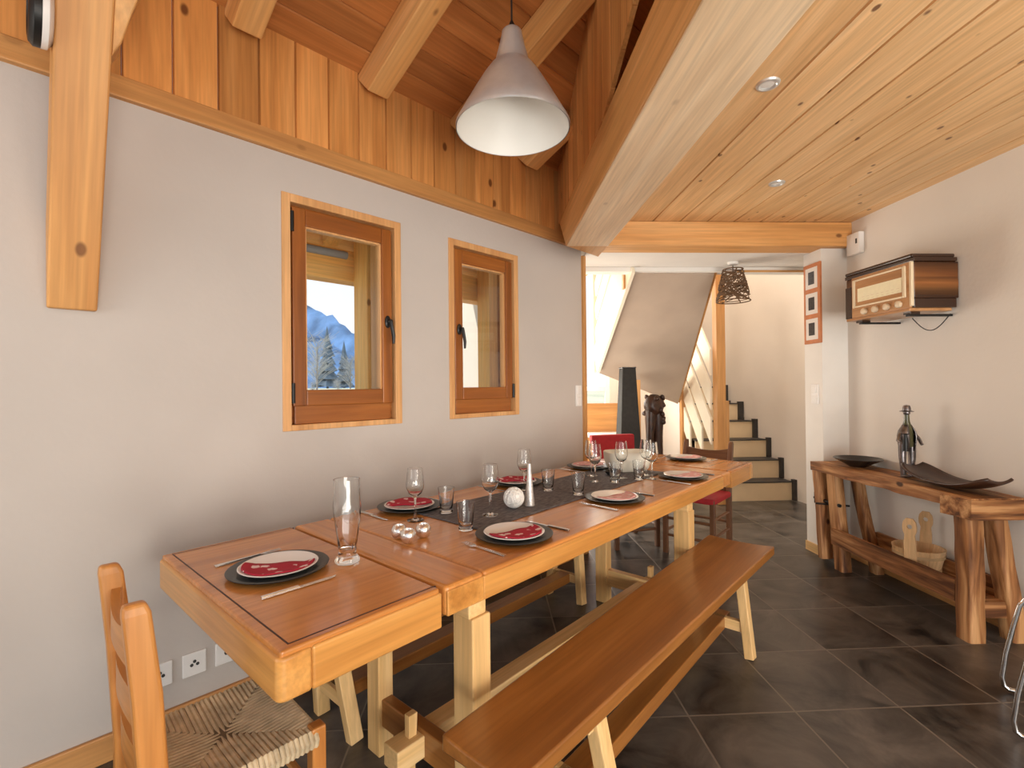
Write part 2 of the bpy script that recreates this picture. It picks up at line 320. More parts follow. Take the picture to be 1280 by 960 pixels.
# ------------------------------------------------------------------ mesh helpers
class MB:
    def __init__(s): s.bm = bmesh.new()
    def hexa(s, p):
        v = [s.bm.verts.new(q) for q in p]
        for f in ((0, 3, 2, 1), (4, 5, 6, 7), (0, 1, 5, 4), (1, 2, 6, 5), (2, 3, 7, 6), (3, 0, 4, 7)):
            s.bm.faces.new([v[i] for i in f])
        return s
    def box(s, x0, x1, y0, y1, z0, z1):
        return s.hexa([(x0, y0, z0), (x1, y0, z0), (x1, y1, z0), (x0, y1, z0), (x0, y0, z1), (x1, y0, z1), (x1, y1, z1), (x0, y1, z1)])
    def bar(s, a, b, w, d, up=(0, 0, 1), w2=None, d2=None):
        """rectangular bar from a to b; w across, d along 'up'"""
        a = Vector(a); b = Vector(b); t = (b - a).normalized(); up = Vector(up)
        sd = t.cross(up)
        if sd.length < 1e-4: sd = t.cross(Vector((1, 0, 0)))
        sd.normalize(); u = sd.cross(t).normalized()
        w2 = w if w2 is None else w2; d2 = d if d2 is None else d2
        P = []
        for c, ww, dd in ((a, w, d), (b, w2, d2)):
            P += [c - sd * ww / 2 - u * dd / 2, c + sd * ww / 2 - u * dd / 2, c + sd * ww / 2 + u * dd / 2, c - sd * ww / 2 + u * dd / 2]
        return s.hexa(P)
    def prism(s, poly, axis, c0, c1):
        """poly of 2D points in the other two axes (cyclic order x->y->z), extruded along axis"""
        def pt(a, b, c):
            return {'x': (c, a, b), 'y': (b, c, a), 'z': (a, b, c)}[axis]
        lo = [s.bm.verts.new(pt(a, b, c0)) for a, b in poly]; hi = [s.bm.verts.new(pt(a, b, c1)) for a, b in poly]
        n = len(poly)
        s.bm.faces.new(lo[::-1]); s.bm.faces.new(hi)
        for i in range(n): s.bm.faces.new((lo[i], lo[(i + 1) % n], hi[(i + 1) % n], hi[i]))
        return s
    def lathe(s, prof, c=(0, 0, 0), n=24, close=False):
        c = Vector(c); rings = []
        for r, z in prof:
            if r < 1e-6: rings.append([s.bm.verts.new(c + Vector((0, 0, z)))])
            else: rings.append([s.bm.verts.new(c + Vector((r * math.cos(2 * PI * k / n), r * math.sin(2 * PI * k / n), z))) for k in range(n)])
        pairs = list(zip(rings, rings[1:]))
        if close: pairs.append((rings[-1], rings[0]))
        for a, b in pairs:
            for k in range(n):
                k2 = (k + 1) % n
                if len(a) == 1 and len(b) == 1: continue
                if len(a) == 1: s.bm.faces.new((a[0], b[k2], b[k])) 
                elif len(b) == 1: s.bm.faces.new((a[k], a[k2], b[0]))
                else: s.bm.faces.new((a[k], a[k2], b[k2], b[k]))
        return s
    def tube(s, pts, r, n=8, caps=True, closed=False):
        pts = [Vector(p) for p in pts]; m = len(pts)
        rr = r if isinstance(r, (list, tuple)) else [r] * m
        prev = None; rings = []
        for i, p in enumerate(pts):
            if closed: t = pts[(i + 1) % m] - pts[i - 1]
            else: t = pts[min(i + 1, m - 1)] - pts[max(i - 1, 0)]
            t.normalize()
            if prev is None:
                a = Vector((0, 0, 1)) if abs(t.z) < 0.9 else Vector((1, 0, 0))
                u = t.cross(a).normalized()
            else:
                u = (prev - t * prev.dot(t)); 
                if u.length < 1e-6: u = t.orthogonal()
                u.normalize()
            prev = u; v = t.cross(u)
            rings.append([s.bm.verts.new(p + (u * math.cos(2 * PI * k / n) + v * math.sin(2 * PI * k / n)) * rr[i]) for k in range(n)])
        pr = list(zip(rings, rings[1:])) + ([(rings[-1], rings[0])] if closed else [])
        for a, b in pr:
            for k in range(n): s.bm.faces.new((a[k], a[(k + 1) % n], b[(k + 1) % n], b[k]))
        if caps and not closed:
            s.bm.faces.new(rings[0][::-1]); s.bm.faces.new(rings[-1])
        return s
    def ball(s, c, r, sub=2, scale=(1, 1, 1)):
        mt = Matrix.Translation(Vector(c)) @ Matrix.Diagonal((*[r * q for q in scale], 1))
        bmesh.ops.create_icosphere(s.bm, subdivisions=sub, radius=1.0, matrix=mt); return s
    def grid(s, fn, nu, nv):
        V = [[s.bm.verts.new(fn(i / nu, j / nv)) for j in range(nv + 1)] for i in range(nu + 1)]
        for i in range(nu):
            for j in range(nv): s.bm.faces.new((V[i][j], V[i + 1][j], V[i + 1][j + 1], V[i][j + 1]))
        return s
    def build(s, name, mat, parent=None, smooth=False, bevel=0.0, seg=2, loc=None, rot=None, label=None, angle=40, solid=0.0):
        bmesh.ops.recalc_face_normals(s.bm, faces=s.bm.faces[:])
        me = bpy.data.meshes.new(name); s.bm.to_mesh(me); s.bm.free()
        me.materials.append(mat)
        o = bpy.data.objects.new(name, me); COL.objects.link(o)
        if parent is not None: o.parent = parent
        if loc is not None: o.location = loc
        if rot is not None: o.rotation_euler = rot if isinstance(rot, (tuple, list)) else (0, 0, rot)
        if label: o['label'] = label
        if solid:
            md = o.modifiers.new('thickness', 'SOLIDIFY'); md.thickness = solid; md.offset = 0
        if bevel:
            md = o.modifiers.new('bevel', 'BEVEL'); md.width = bevel; md.segments = seg; md.limit_method = 'ANGLE'; md.angle_limit = math.radians(35)
            md.harden_normals = False
        if smooth:
            for p in me.polygons: p.use_smooth = True
            try: me.set_sharp_from_angle(angle=math.radians(angle))
            except Exception: pass
        return o

def tag(o, label, cat, group=None):
    o['label'] = label; o['category'] = cat
    if group: o['group'] = group
    return o
def thing(name, label, cat, loc=(0, 0, 0), rot=0.0, group=None):
    o = bpy.data.objects.new(name, None); COL.objects.link(o); o.empty_display_size = 0.05
    o.location = loc; o.rotation_euler = (0, 0, rot) if not isinstance(rot, (tuple, list)) else rot
    return tag(o, label, cat, group)
def struct(o):
    o['kind'] = 'structure'; return o
def dup(root, label, loc=None, rot=None):
    """copy of a thing with its parts and sub-parts"""
    r = root.copy(); COL.objects.link(r); r['label'] = label
    if loc is not None: r.location = loc
    if rot is not None: r.rotation_euler = (0, 0, rot)
    for ch in list(root.children):
        c = ch.copy(); COL.objects.link(c); c.parent = r
        for g in list(ch.children):
            d = g.copy(); COL.objects.link(d); d.parent = c
    return r

ANG = math.radians(90 - 46.40008)          # the window wall's direction
CA, SA = math.cos(ANG), math.sin(ANG)
def W(s, u, z=0.0):                        # along the window wall, towards it, up
    return Vector((s * CA - u * SA, s * SA + u * CA, z))
UW = 2.238
WF = dict(rot=ANG)                         # meshes laid out in (s, u, z)

# ------------------------------------------------------------------ room shell
struct(MB().box(-4.2, 4.6, -3.2, 9.0, -0.12, 0.0).build('floor', M_floor))
# window wall with its two openings, as blocks round the holes
W1 = (0.868, 1.485, 1.110, 2.178); W2 = (1.812, 2.402, 1.113, 2.172)
m = MB(); d0, d1 = UW, UW + 0.24
edges = [(-3.6, W1[0]), (W1[1], W2[0]), (W2[1], 3.13)]
for a, b in edges: m.box(a, b, d0, d1, 0, 3.2)
for w in (W1, W2):
    m.box(w[0], w[1], d0, d1, 0, w[2]); m.box(w[0], w[1], d0, d1, w[3], 3.2)
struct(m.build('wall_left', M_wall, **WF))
XR = 2.69
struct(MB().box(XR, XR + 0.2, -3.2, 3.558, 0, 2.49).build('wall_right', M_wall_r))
struct(MB().box(2.489, 3.75, 3.558, 3.76, 0, 2.31).build('wall_pier', M_white))
struct(MB().prism([(3.42, 3.76), (3.42, 5.0), (3.40, 5.36), (3.388, 5.58), (3.36, 5.79), (3.30, 5.99), (3.20, 6.16), (3.07, 6.31), (2.90, 6.46), (2.70, 6.58), (2.47, 6.64), (2.47, 6.701), (3.75, 6.701), (3.75, 3.76)], 'z', 0, 4.4).build('wall_hall_right', M_hall, smooth=True, angle=50))
# hall back wall with a tall window opening at its left
HB = 6.70
m = MB(); hw = (0.35, 1.66, 0.95, 3.2)
m.box(-0.55, hw[0], HB, HB + 0.2, 0, 4.4); m.box(hw[1], 3.75, HB, HB + 0.2, 0, 4.4)
m.box(hw[0], hw[1], HB, HB + 0.2, 0, hw[2]); m.box(hw[0], hw[1], HB, HB + 0.2, hw[3], 4.4)
struct(m.build('wall_hall_back', M_hall))
struct(MB().box(2.40, 2.455, 6.105, 6.75, 0, 4.4).build('wall_stair', M_hall))
struct(MB().box(-0.75, -0.55, 5.15, 6.9, 0, 4.4).build('wall_hall_left', M_hall))
struct(MB().box(2.99, 3.13, UW + 0.24, 4.3, -0.75, 4.4).box(2.99, 3.13, 0.6, UW + 0.24, 3.2, 4.6).build('wall_hall_front', M_white, **WF))  # upper block added above the roof to keep sun out of the hall
# flat boarded ceiling (right half), boards run along the room
m = MB(); x = 0.80; pw = 0.2
import itertools
k = 4
while k * pw < 2.72:
    a, b = k * pw, min((k + 1) * pw, 2.70)
    m.prism([(2.49, a + 0.001), (2.51, a + 0.001), (2.51, b - 0.001), (2.49, b - 0.001)], 'y', -3.2, 3.6) if False else \
        m.prism([(2.506, a + 0.0022), (2.49, a + 0.006), (2.49, b - 0.006), (2.506, b - 0.0022), (2.512, b), (2.512, a)], 'y', -3.2, 3.56)
    k += 1
struct(m.build('ceiling', M_ceil))
# sloping boarded roof over the table
SL = math.atan(0.42); ZE = 2.857
m = MB(); bw = 0.14
for k in range(30):
    a = k * bw
    m.prism([(a, 0.006), (a + 0.006, 0.0), (a + bw - 0.006, 0.0), (a + bw, 0.006), (a + bw, 0.03), (a, 0.03)], 'x', -3.6, 4.6)
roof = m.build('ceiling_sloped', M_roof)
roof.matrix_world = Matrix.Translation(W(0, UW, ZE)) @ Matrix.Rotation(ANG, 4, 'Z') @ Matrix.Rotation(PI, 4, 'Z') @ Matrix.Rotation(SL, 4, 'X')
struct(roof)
def roof_z(u): return ZE + 0.42 * (UW - u)
# vertical boards between trim and roof, on the window wall
m = MB(); pw = 0.155
for k in range(-22, 21):
    a, b = k * pw, (k + 1) * pw
    m.prism([(a + 0.001, UW - 0.004), (a + 0.005, UW - 0.017), (b - 0.005, UW - 0.017), (b - 0.001, UW - 0.004), (b, UW + 0.02), (a, UW + 0.02)], 'z', 2.36, 2.96)
struct(m.build('trim_1', M_panel, **WF))
struct(MB().box(-3.6, 3.1, UW - 0.026, UW + 0.01, 2.349, 2.428).build('trim_2', TRIM['x'], bevel=0.004, **WF))
struct(MB().box(-3.6, 3.13, UW - 0.018, UW, 0, 0.094).build('baseboard_left', TRIM['x'], bevel=0.004, **WF))
struct(MB().box(2.474, 2.49, 3.55, 3.76, 0, 0.07).build('baseboard_pier', LEG['y'], bevel=0.003))
struct(MB().box(XR - 0.012, XR, -3.2, 3.55, 0, 0.07).build('baseboard_right', TRIM['y'], bevel=0.003))
struct(MB().box(3.128, 3.165, UW - 0.02, UW + 0.26, 0, 2.31).build('trim_3', TRIM['z'], bevel=0.004, **WF))
# header wall over the passage and the white hall ceiling
struct(MB().box(0.75, 3.75, 3.70, 4.15, 2.312, 2.60).build('ceiling_hall', M_white))
struct(MB().box(0.2, 3.42, 4.15, 4.27, 2.275, 2.60).build('trim_4', M_white))
struct(MB().box(2.15, 3.41, 4.135, 4.15, 2.268, 2.286).build('trim_5', TRIM['x'], bevel=0.003))
struct(MB().box(-0.75, 3.75, 2.6, 6.9, 4.4, 4.5).build('ceiling_stairwell', M_white))

# boarded side of the loft, above the big beam
XB = 0.518
m = MB()
def loft_top(y):
    u = -XB * SA + y * CA
    return roof_z(u) + 0.02
pw = 0.155
for k in range(-20, 24):
    a, b = k * pw, (k + 1) * pw
    if b > 3.62: break
    lo = lambda y: 2.485 + max(0.0, 2.18 - y) * 0.33
    P = lambda y, x: (x, y)
    ya, yb = a + 0.003, b - 0.003
    m.hexa([(XB, ya, lo(ya)), (XB + 0.02, ya, lo(ya)), (XB + 0.02, yb, lo(yb)), (XB, yb, lo(yb)),
            (XB, ya, loft_top(ya)), (XB + 0.02, ya, loft_top(ya)), (XB + 0.02, yb, loft_top(yb)), (XB, yb, loft_top(yb))])
struct(m.build('trim_6', M_panel_y))
# the closed, unlit loft behind those boards
struct(MB().box(2.69, 2.89, -3.2, 3.70, 2.515, 4.6).build('wall_loft_right', M_panel_y))
struct(MB().box(0.54, 2.69, 3.60, 3.69, 2.515, 4.4).build('wall_loft_back', M_panel_y))
struct(MB().box(0.54, 2.69, -3.2, -3.1, 2.515, 4.8).build('wall_loft_front', M_panel_y))

# ------------------------------------------------------------------ timbers
m = MB()
x0, x1, zb, zt = XB, 0.800, 2.230, 2.487
ye = 3.52
# long timber with the chamfered end that rests on the window wall
m.hexa([(x0, -3.2, zb), (x1, -3.2, zb), (x1, ye, zb), (x0, ye - 0.28, zb), (x0, -3.2, zt), (x1, -3.2, zt), (x1, ye + 0.02, zt), (x0, ye + 0.02, zt)])
bb = m.build('ceiling_beam', BEAM['y'], bevel=0.008)
tag(bb, 'huge timber beam running overhead along the edge of the boarded ceiling', 'beam')
pb = MB().box(x0 + 0.006, x1 - 0.004, -3.2, ye - 0.30, zb - 0.006, zb + 0.01).build('pale_underside', PALE['y'], bb, bevel=0.002, label='pale underside of the beam')  # thin sheet giving the underside a paler wood tone
cb = MB().box(0.80, XR, 3.50, 3.70, 2.312, 2.488).build('cross_beam', BEAM['x'], bevel=0.006)
tag(cb, 'horizontal timber beam across the passage to the stairs', 'beam')

raft_labels = ['first roof rafter, just right of the timber brace', 'second roof rafter, above and left of the metal pendant lamp',
               'third roof rafter, directly behind the metal pendant lamp', 'fourth roof rafter, nearest the boarded loft side, behind the lamp rim']
for i, s in enumerate((0.700, 1.296, 1.880, 2.440)):
    wd, dp = 0.112, 0.145
    L_ = 2.6 if i < 2 else (2.0 if i == 2 else 1.1)
    m = MB()
    # local: x across, y = up the slope (away from wall), z normal
    yend = L_
    # stop at the loft boards
    while yend > 0.2:
        p = W(s, UW - yend * math.cos(SL))
        if p.x < XB - 0.03: break
        yend -= 0.02
    m.hexa([(-wd / 2, 0.03, -dp), (wd / 2, 0.03, -dp), (wd / 2, yend, -dp), (-wd / 2, yend, -dp), (-wd / 2, -0.03, 0.0), (wd / 2, -0.03, 0.0), (wd / 2, yend, 0.0), (-wd / 2, yend, 0.0)])
    o = m.build('roof_rafter', BEAM['y'], bevel=0.006)
    o.matrix_world = Matrix.Translation(W(s, UW - 0.02, ZE + 0.006)) @ Matrix.Rotation(ANG, 4, 'Z') @ Matrix.Rotation(PI, 4, 'Z') @ Matrix.Rotation(SL, 4, 'X')
    tag(o, raft_labels[i], 'rafter', 'roof rafters')

# leaning brace at the left
br = thing('timber_brace', 'thick timber brace hanging off the white wall at far left', 'brace', W(0.173, UW), ANG)
poly = [(-0.030, 1.575), (-0.003, 1.575), (-0.003, 1.86), (-0.62, 3.09), (-0.79, 3.185)]    # (u, z)
_ph = math.atan(0.4845); _c, _s = math.cos(_ph), math.sin(_ph)      # the post's own axis follows its lean
MB().prism([(u * _c + z * _s, -u * _s + z * _c) for u, z in poly], 'x', -0.064, 0.064).build('brace_post', BEAM['z'], br, bevel=0.006, rot=(_ph, 0, 0))
kp = [(0.064, 2.30), (0.085, 2.34), (0.105, 2.42), (0.13, 2.50), (0.19, 2.62), (0.24, 2.80), (0.064, 2.86)]
kn = MB()
m2 = []
for (sx, z) in kp:
    uf = -0.030 - 0.4845 * (z - 1.575)
    m2.append((sx, uf + 0.012, z))
lo = [kn.bm.verts.new(p) for p in m2]; hi = [kn.bm.verts.new((p[0], p[1] + 0.10, p[2])) for p in m2]
kn.bm.faces.new(lo); kn.bm.faces.new(hi[::-1])
for i in range(len(lo)):
    j = (i + 1) % len(lo); kn.bm.faces.new((lo[i], hi[i], hi[j], lo[j]))
kn.build('curved_knee', BEAM['z'], br, bevel=0.004)

# oval lamp on the brace's left side
sz = 2.355; su = UW - 0.030 - 0.4845 * (sz - 1.575) + 0.06
sc_ = thing('wall_sconce', 'oval white lamp with dark rim fixed on left side of the timber brace', 'lamp', W(0.109, su, sz), ANG)
ang_l = (0, -PI / 2, 0)
MB().lathe([(0, 0), (0.070, 0), (0.086, 0.010), (0.088, 0.024), (0, 0.024)], n=32).build('lamp_housing', M_sconce, sc_, smooth=True, rot=ang_l)
MB().lathe([(0, 0.0242), (0.087, 0.0242), (0.088, 0.040), (0.078, 0.050), (0.066, 0.052), (0.060, 0.046), (0, 0.046)], n=32).build('lamp_rim', M_black_metal, sc_, smooth=True, rot=ang_l)

# ------------------------------------------------------------------ windows
def window(n, w, handle_left):
    s0, s1, z0, z1 = w; cw = 0.038; uf = UW
    m = MB()
    m.box(s0, s0 + cw, uf - 0.008, uf + 0.24, z0, z1); m.box(s1 - cw, s1, uf - 0.008, uf + 0.24, z0, z1)
    m.box(s0 + cw, s1 - cw, uf - 0.008, uf + 0.24, z1 - cw, z1); m.box(s0 + cw, s1 - cw, uf - 0.008, uf + 0.24, z0, z0 + cw * .7)
    cs = m.build('window_%d' % n, CASE['z'], bevel=0.003, **WF); struct(cs)
    a0, a1, b0_, b1_ = s0 + cw, s1 - cw, z0 + cw * .7, z1 - cw
    m = MB(); f = 0.022; uo = uf + 0.035
    m.box(a0, a0 + f, uo, uo + 0.10, b0_, b1_); m.box(a1 - f, a1, uo, uo + 0.10, b0_, b1_)
    m.box(a0 + f, a1 - f, uo, uo + 0.10, b1_ - f, b1_); m.box(a0 + f, a1 - f, uo - 0.02, uo + 0.10, b0_, b0_ + 0.09)
    m.build('window_frame', WIN['x'], cs, bevel=0.003)
    # sash: stiles and rails
    q0, q1 = a0 + f * .55, a1 - f * .55; r0, r1 = b0_ + 0.083, b1_ - f * .6
    g0, g1, h0, h1 = s0 + 0.112, s1 - 0.108, z0 + 0.184, z1 - 0.128
    us = uf + 0.005
    m = MB(); m.box(q0, g0, us, us + 0.06, r0, r1); m.box(g1, q1, us, us + 0.06, r0, r1)
    sa = m.build('sash_stiles', WIN['z'], cs, bevel=0.005)
    m = MB(); m.box(g0, g1, us + 0.002, us + 0.058, h1, r1); m.box(g0, g1, us + 0.002, us + 0.058, r0, h0)
    m.build('sash_rails', WIN['x'], cs, bevel=0.005)
    m = MB(); t = 0.008
    m.box(g0, g0 + t, us + 0.012, us + 0.05, h0, h1); m.box(g1 - t, g1, us + 0.012, us + 0.05, h0, h1); m.box(g0, g1, us + 0.012, us + 0.05, h1 - t, h1)
    m.build('glazing_bead', CASE['z'], cs)
    MB().box(g0, g1, us + 0.028, us + 0.032, h0, h1).build('window_pane', M_pane, cs)
    hs = (q0 + g0) / 2 if handle_left else (g1 + q1) / 2
    hz = (z0 + z1) / 2 + 0.0
    m = MB(); m.lathe([(0, 0), (0.016, 0), (0.016, 0.008), (0.011, 0.012), (0.010, 0.038), (0, 0.04)], n=14)
    for v in m.bm.verts: v.co = Vector((hs + v.co.x, us - v.co.z, hz + v.co.y * 2.0 if v.co.z < 0.01 else hz + v.co.y))
    sg = 1 if not handle_left else 1
    m.tube([(hs, us - 0.034, hz), (hs + 0.004, us - 0.038, hz - 0.03), (hs + 0.012, us - 0.040, hz - 0.075), (hs + 0.014, us - 0.036, hz - 0.115)], [0.010, 0.0095, 0.009, 0.006], n=8)
    m.build('window_handle', M_black_metal, cs, smooth=True)
    he = a1 - 0.002 if handle_left else a0 + 0.002
    for zz in ((r0 + 0.06, r1 - 0.07) if not handle_left else (r0 + 0.05,)):
        MB().lathe([(0, -0.045), (0.009, -0.045), (0.009, 0.045), (0, 0.045)], c=(he + (0.008 if not handle_left else -0.008), us - 0.004, zz), n=10).build('hinge', M_black_metal, cs, smooth=True)
window(1, W1, False)
window(2, W2, True)

# ------------------------------------------------------------------ outside the windows
struct(MB().box(-120, 160, -160, 420, -1.3, -1.2).build('meadow', M_meadow, rot=0.0)) if False else None
m = MB()
def hill(i, j):
    s = -90 + 200 * i; u = 2.9 + 260 * j ** 1.6
    z = -0.6 + 1.75 * min(1, (u - 2.9) / 38) + 0.3 * mnoise.noise(Vector((s * .02, u * .02, 0)))
    return Vector((s, u, z))
m.grid(hill, 40, 40)
struct(m.build('meadow', M_meadow, smooth=True, **WF))
m = MB()
def mount(i, j):
    s = -420 + 670 * i; u = 330 + 240 * j
    prof = 62 + 46 * mnoise.noise(Vector((s * 0.010, 3.1, 0))) + 22 * mnoise.noise(Vector((s * 0.035, 7.7, 0))) + 8 * mnoise.noise(Vector((s * 0.11, 1.7, 0)))
    z = -6 + prof * (j ** 0.75) * 1.5 + 7 * mnoise.noise(Vector((s * .05, u * .05, 2)))
    return Vector((s, u, z))
m.grid(mount, 160, 18)
struct(m.build('mountains', M_mount_n, smooth=True, **WF))

def conifer(s, u, h, label):
    m = MB(); n = 9
    m.lathe([(0.12, 0), (0.10, h * .2)], n=8)
    for k in range(7):
        z0 = h * (0.10 + 0.125 * k); r = h * 0.24 * (1 - k / 7.6)
        pr = MB(); 
        c = []
        for a in range(14):
            rr = r * (0.75 + 0.35 * random.random())
            c.append(m.bm.verts.new((rr * math.cos(2 * PI * a / 14), rr * math.sin(2 * PI * a / 14), z0 - h * .03 * random.random())))
        tp = m.bm.verts.new((0, 0, z0 + h * 0.24)); bt = m.bm.verts.new((0, 0, z0 + 0.01))
        for a in range(14):
            m.bm.faces.new((c[a], c[(a + 1) % 14], tp)); m.bm.faces.new((c[(a + 1) % 14], c[a], bt))
    o = m.build('conifer', M_conif, loc=W(s, u, 1.0)); return tag(o, label, 'tree', 'distant conifers')
def bare(s, u, h, label, cat='tree', mat=None):
    t = thing('bare_tree' if cat == 'tree' else 'frosted_bush', label, cat, W(s, u, 0.9), random.random() * 6, 'bare pale trees and bushes across the meadow')
    m = MB(); m.tube([(0, 0, 0), (0.03 * h, 0, h * .4), (0, 0.02 * h, h * .8)], [h * .018, h * .012, h * .005], n=6)
    m.build('trunk', M_bark, t)
    m = MB()
    for k in range(110):
        z = h * (0.12 + 0.6 * random.random()); a = random.random() * 6.283
        ln = h * (0.16 + 0.22 * random.random()); up = 0.5 + 0.6 * random.random()
        p0 = Vector((0, 0, z)); p1 = p0 + Vector((math.cos(a) * ln, math.sin(a) * ln, ln * up))
        mid = (p0 + p1) / 2 + Vector((0, 0, ln * .1))
        m.tube([p0, mid, p1], [h * .0035, h * .003, h * .0015], n=3)
        for q in range(2):
            b = random.random() * 6.283; l2 = ln * .5
            m.tube([mid, mid + Vector((math.cos(b) * l2, math.sin(b) * l2, l2 * .6))], [h * .0025, h * .001], n=3)
    m.build('branches', mat or M_bare, t)
    return t
# the direction seen through the first window
TL = [('conifer', 20.0, 48.5, 5.2, 'dark conifer in the middle of the first window view'), ('conifer', 22.6, 47.0, 6.0, 'tallest dark conifer seen through the first window'),
      ('conifer', 25.2, 48.6, 4.9, 'dark conifer close to the porch post, through the first window'),
      ('conifer', 17.6, 47.6, 3.9, 'smallest dark conifer at left, seen through the first window')]
for kd, s, u, h, lb in TL: conifer(s, u, h, lb)
bare(18.3, 40.0, 5.2, 'tall pale bare tree at left of the first window view')
bare(21.4, 40.2, 3.6, 'pale bare tree in front of the conifers, through the first window')
bare(13.9, 31.0, 1.0, 'low frosted bush at left on the meadow, through the first window', 'bush')
bare(15.6, 31.0, 1.15, 'low frosted bush at right on the meadow, through the first window', 'bush')

# porch outside: posts, eaves beam, rafter tails, gutter
def post(s0, s1, u0, u1, label):
    o = MB().box(s0, s1, u0, u1, -0.75, 2.43).build('porch_post', EXT['z'], bevel=0.008, **WF); return tag(o, label, 'post', 'porch posts outside the windows')
post(1.67, 1.79, 2.90, 3.08, 'yellow porch post outside the first window')
post(2.82, 2.98, 2.90, 3.10, 'wide yellow porch post outside the second window')
o = MB().box(-2.5, 2.99, 3.12, 3.26, 2.03, 2.24).build('porch_beam', EXT['x'], bevel=0.008, **WF); tag(o, 'horizontal eaves beam of the porch outside the windows', 'beam')
m = MB()
for k in range(6):
    a = 2.5 + k * 0.15
    m.hexa([(-2.5, a, 2.62 - (a - 2.5) * .42), (4.2, a, 2.62 - (a - 2.5) * .42), (4.2, a + 0.148, 2.62 - (a + 0.148 - 2.5) * .42), (-2.5, a + 0.148, 2.62 - (a + 0.148 - 2.5) * .42),
            (-2.5, a, 2.645 - (a - 2.5) * .42), (4.2, a, 2.645 - (a - 2.5) * .42), (4.2, a + 0.148, 2.645 - (a + 0.148 - 2.5) * .42), (-2.5, a + 0.148, 2.645 - (a + 0.148 - 2.5) * .42)])
struct(m.build('porch_roof', EXT['x'], **WF))
for s, lb in ((1.52, 'porch rafter tail above the first window view'), (2.5, 'porch rafter tail above the second window view')):
    m = MB(); m.hexa([(s - .05, 2.5, 2.50), (s + .05, 2.5, 2.50), (s + .05, 3.115, 2.242), (s - .05, 3.115, 2.242), (s - .05, 2.5, 2.616), (s + .05, 2.5, 2.616), (s + .05, 3.115, 2.358), (s - .05, 3.115, 2.358)])
    tag(m.build('porch_rafter', EXT['y'], bevel=0.006, **WF), lb, 'rafter', 'porch rafter tails')
m = MB(); m.tube([(-2.5, 3.04, 2.18), (1.60, 3.04, 2.18)], 0.025, n=10)
tag(m.build('porch_rail', M_gutter, smooth=True, **WF), 'grey round rail under the porch roof outside the first window', 'rail')

# ------------------------------------------------------------------ switches, sockets
def plate(name, s0, s1, z0, z1, label, cat, kind):
    t = thing(name, label, cat, W((s0 + s1) / 2, UW, (z0 + z1) / 2), ANG)
    hw_, hh = (s1 - s0) / 2, (z1 - z0) / 2
    MB().box(-hw_, hw_, -0.010, 0, -hh, hh).build('cover_plate', M_plastic, t, bevel=0.003)
    if kind == 'switch':
        for zz in (-hh * .5, hh * .5):
            MB().box(-hw_ * .6, hw_ * .6, -0.016, -0.008, zz - hh * .36, zz + hh * .36).build('rocker', M_plastic, t, bevel=0.002)
    else:
        MB().lathe([(0.0, -0.0105), (0.019, -0.0105), (0.021, -0.0125), (0.021, -0.0), (0, 0)], n=20).build('socket_well', M_plastic, t, smooth=True, rot=(PI / 2, 0, 0), loc=(0, -0.024, 0)) if False else None
        m = MB()
        for dx, dz in ((-0.010, -0.002), (0.010, -0.002), (0.0, 0.010)) if kind == 'socket' else ((0.0, 0.0),):
            r = 0.006 if kind == 'socket' else 0.009
            m.lathe([(0, 0), (r, 0), (r, 0.003), (0, 0.003)], n=10)
            for v in list(m.bm.verts)[-22:]: v.co = Vector((v.co.x + dx, -0.0095 - v.co.z, v.co.y + dz))
        m.build('socket_holes', M_slot, t)
    return t
plate('light_switch', 3.036, 3.104, 1.145, 1.305, 'double light switch on the window wall next to the passage', 'switch', 'switch')
plate('wall_socket', 0.372, 0.452, 0.188, 0.276, 'white socket nearest the rush chair, leftmost of the three above the baseboard', 'socket', 'socket')
plate('wall_socket', 0.484, 0.564, 0.188, 0.276, 'middle white socket of the three above the baseboard', 'socket', 'socket')
plate('wall_socket', 0.596, 0.676, 0.188, 0.276, 'white socket closest to the table end, rightmost of the three above the baseboard', 'socket', 'aerial')
t = thing('light_switch', 'double light switch on the pier below the strip of photos', 'switch', (2.489, 3.637, 1.22))
MB().box(-0.010, 0, -0.04, 0.04, -0.075, 0.075).build('cover_plate', M_plastic, t, bevel=0.003)
for zz in (-0.036, 0.036): MB().box(-0.016, -0.008, -0.024, 0.024, zz - 0.026, zz + 0.026).build('rocker', M_plastic, t, bevel=0.002)
t = thing('thermostat', 'white thermostat box on right wall under the beam end', 'thermostat', (XR, 3.445, 2.31))
MB().box(-0.042, 0, -0.062, 0.062, -0.078, 0.078).build('housing', M_plastic, t, bevel=0.006)
MB().box(-0.044, -0.041, -0.045, -0.030, -0.005, 0.03).build('slot', M_slot, t)

# ------------------------------------------------------------------ recessed lights
def downlight(x, y, label):
    t = thing('recessed_spotlight', label, 'spotlight', (x, y, 2.49), 0, 'recessed ceiling spotlights')
    MB().lathe([(0.028, -0.004), (0.034, -0.009), (0.042, -0.007), (0.045, 0.0), (0.028, 0.0)], n=28, close=True).build('bezel', M_alu, t, smooth=True)
    MB().lathe([(0, -0.003), (0.020, -0.003), (0.028, -0.001), (0.028, 0.002), (0, 0.002)], n=24).build('lens', M_lens, t, smooth=True)
downlight(1.116, 1.891, 'round recessed spotlight in the ceiling nearest the camera')
downlight(1.715, 2.828, 'round recessed spotlight in the ceiling farther off, near the cross beam')

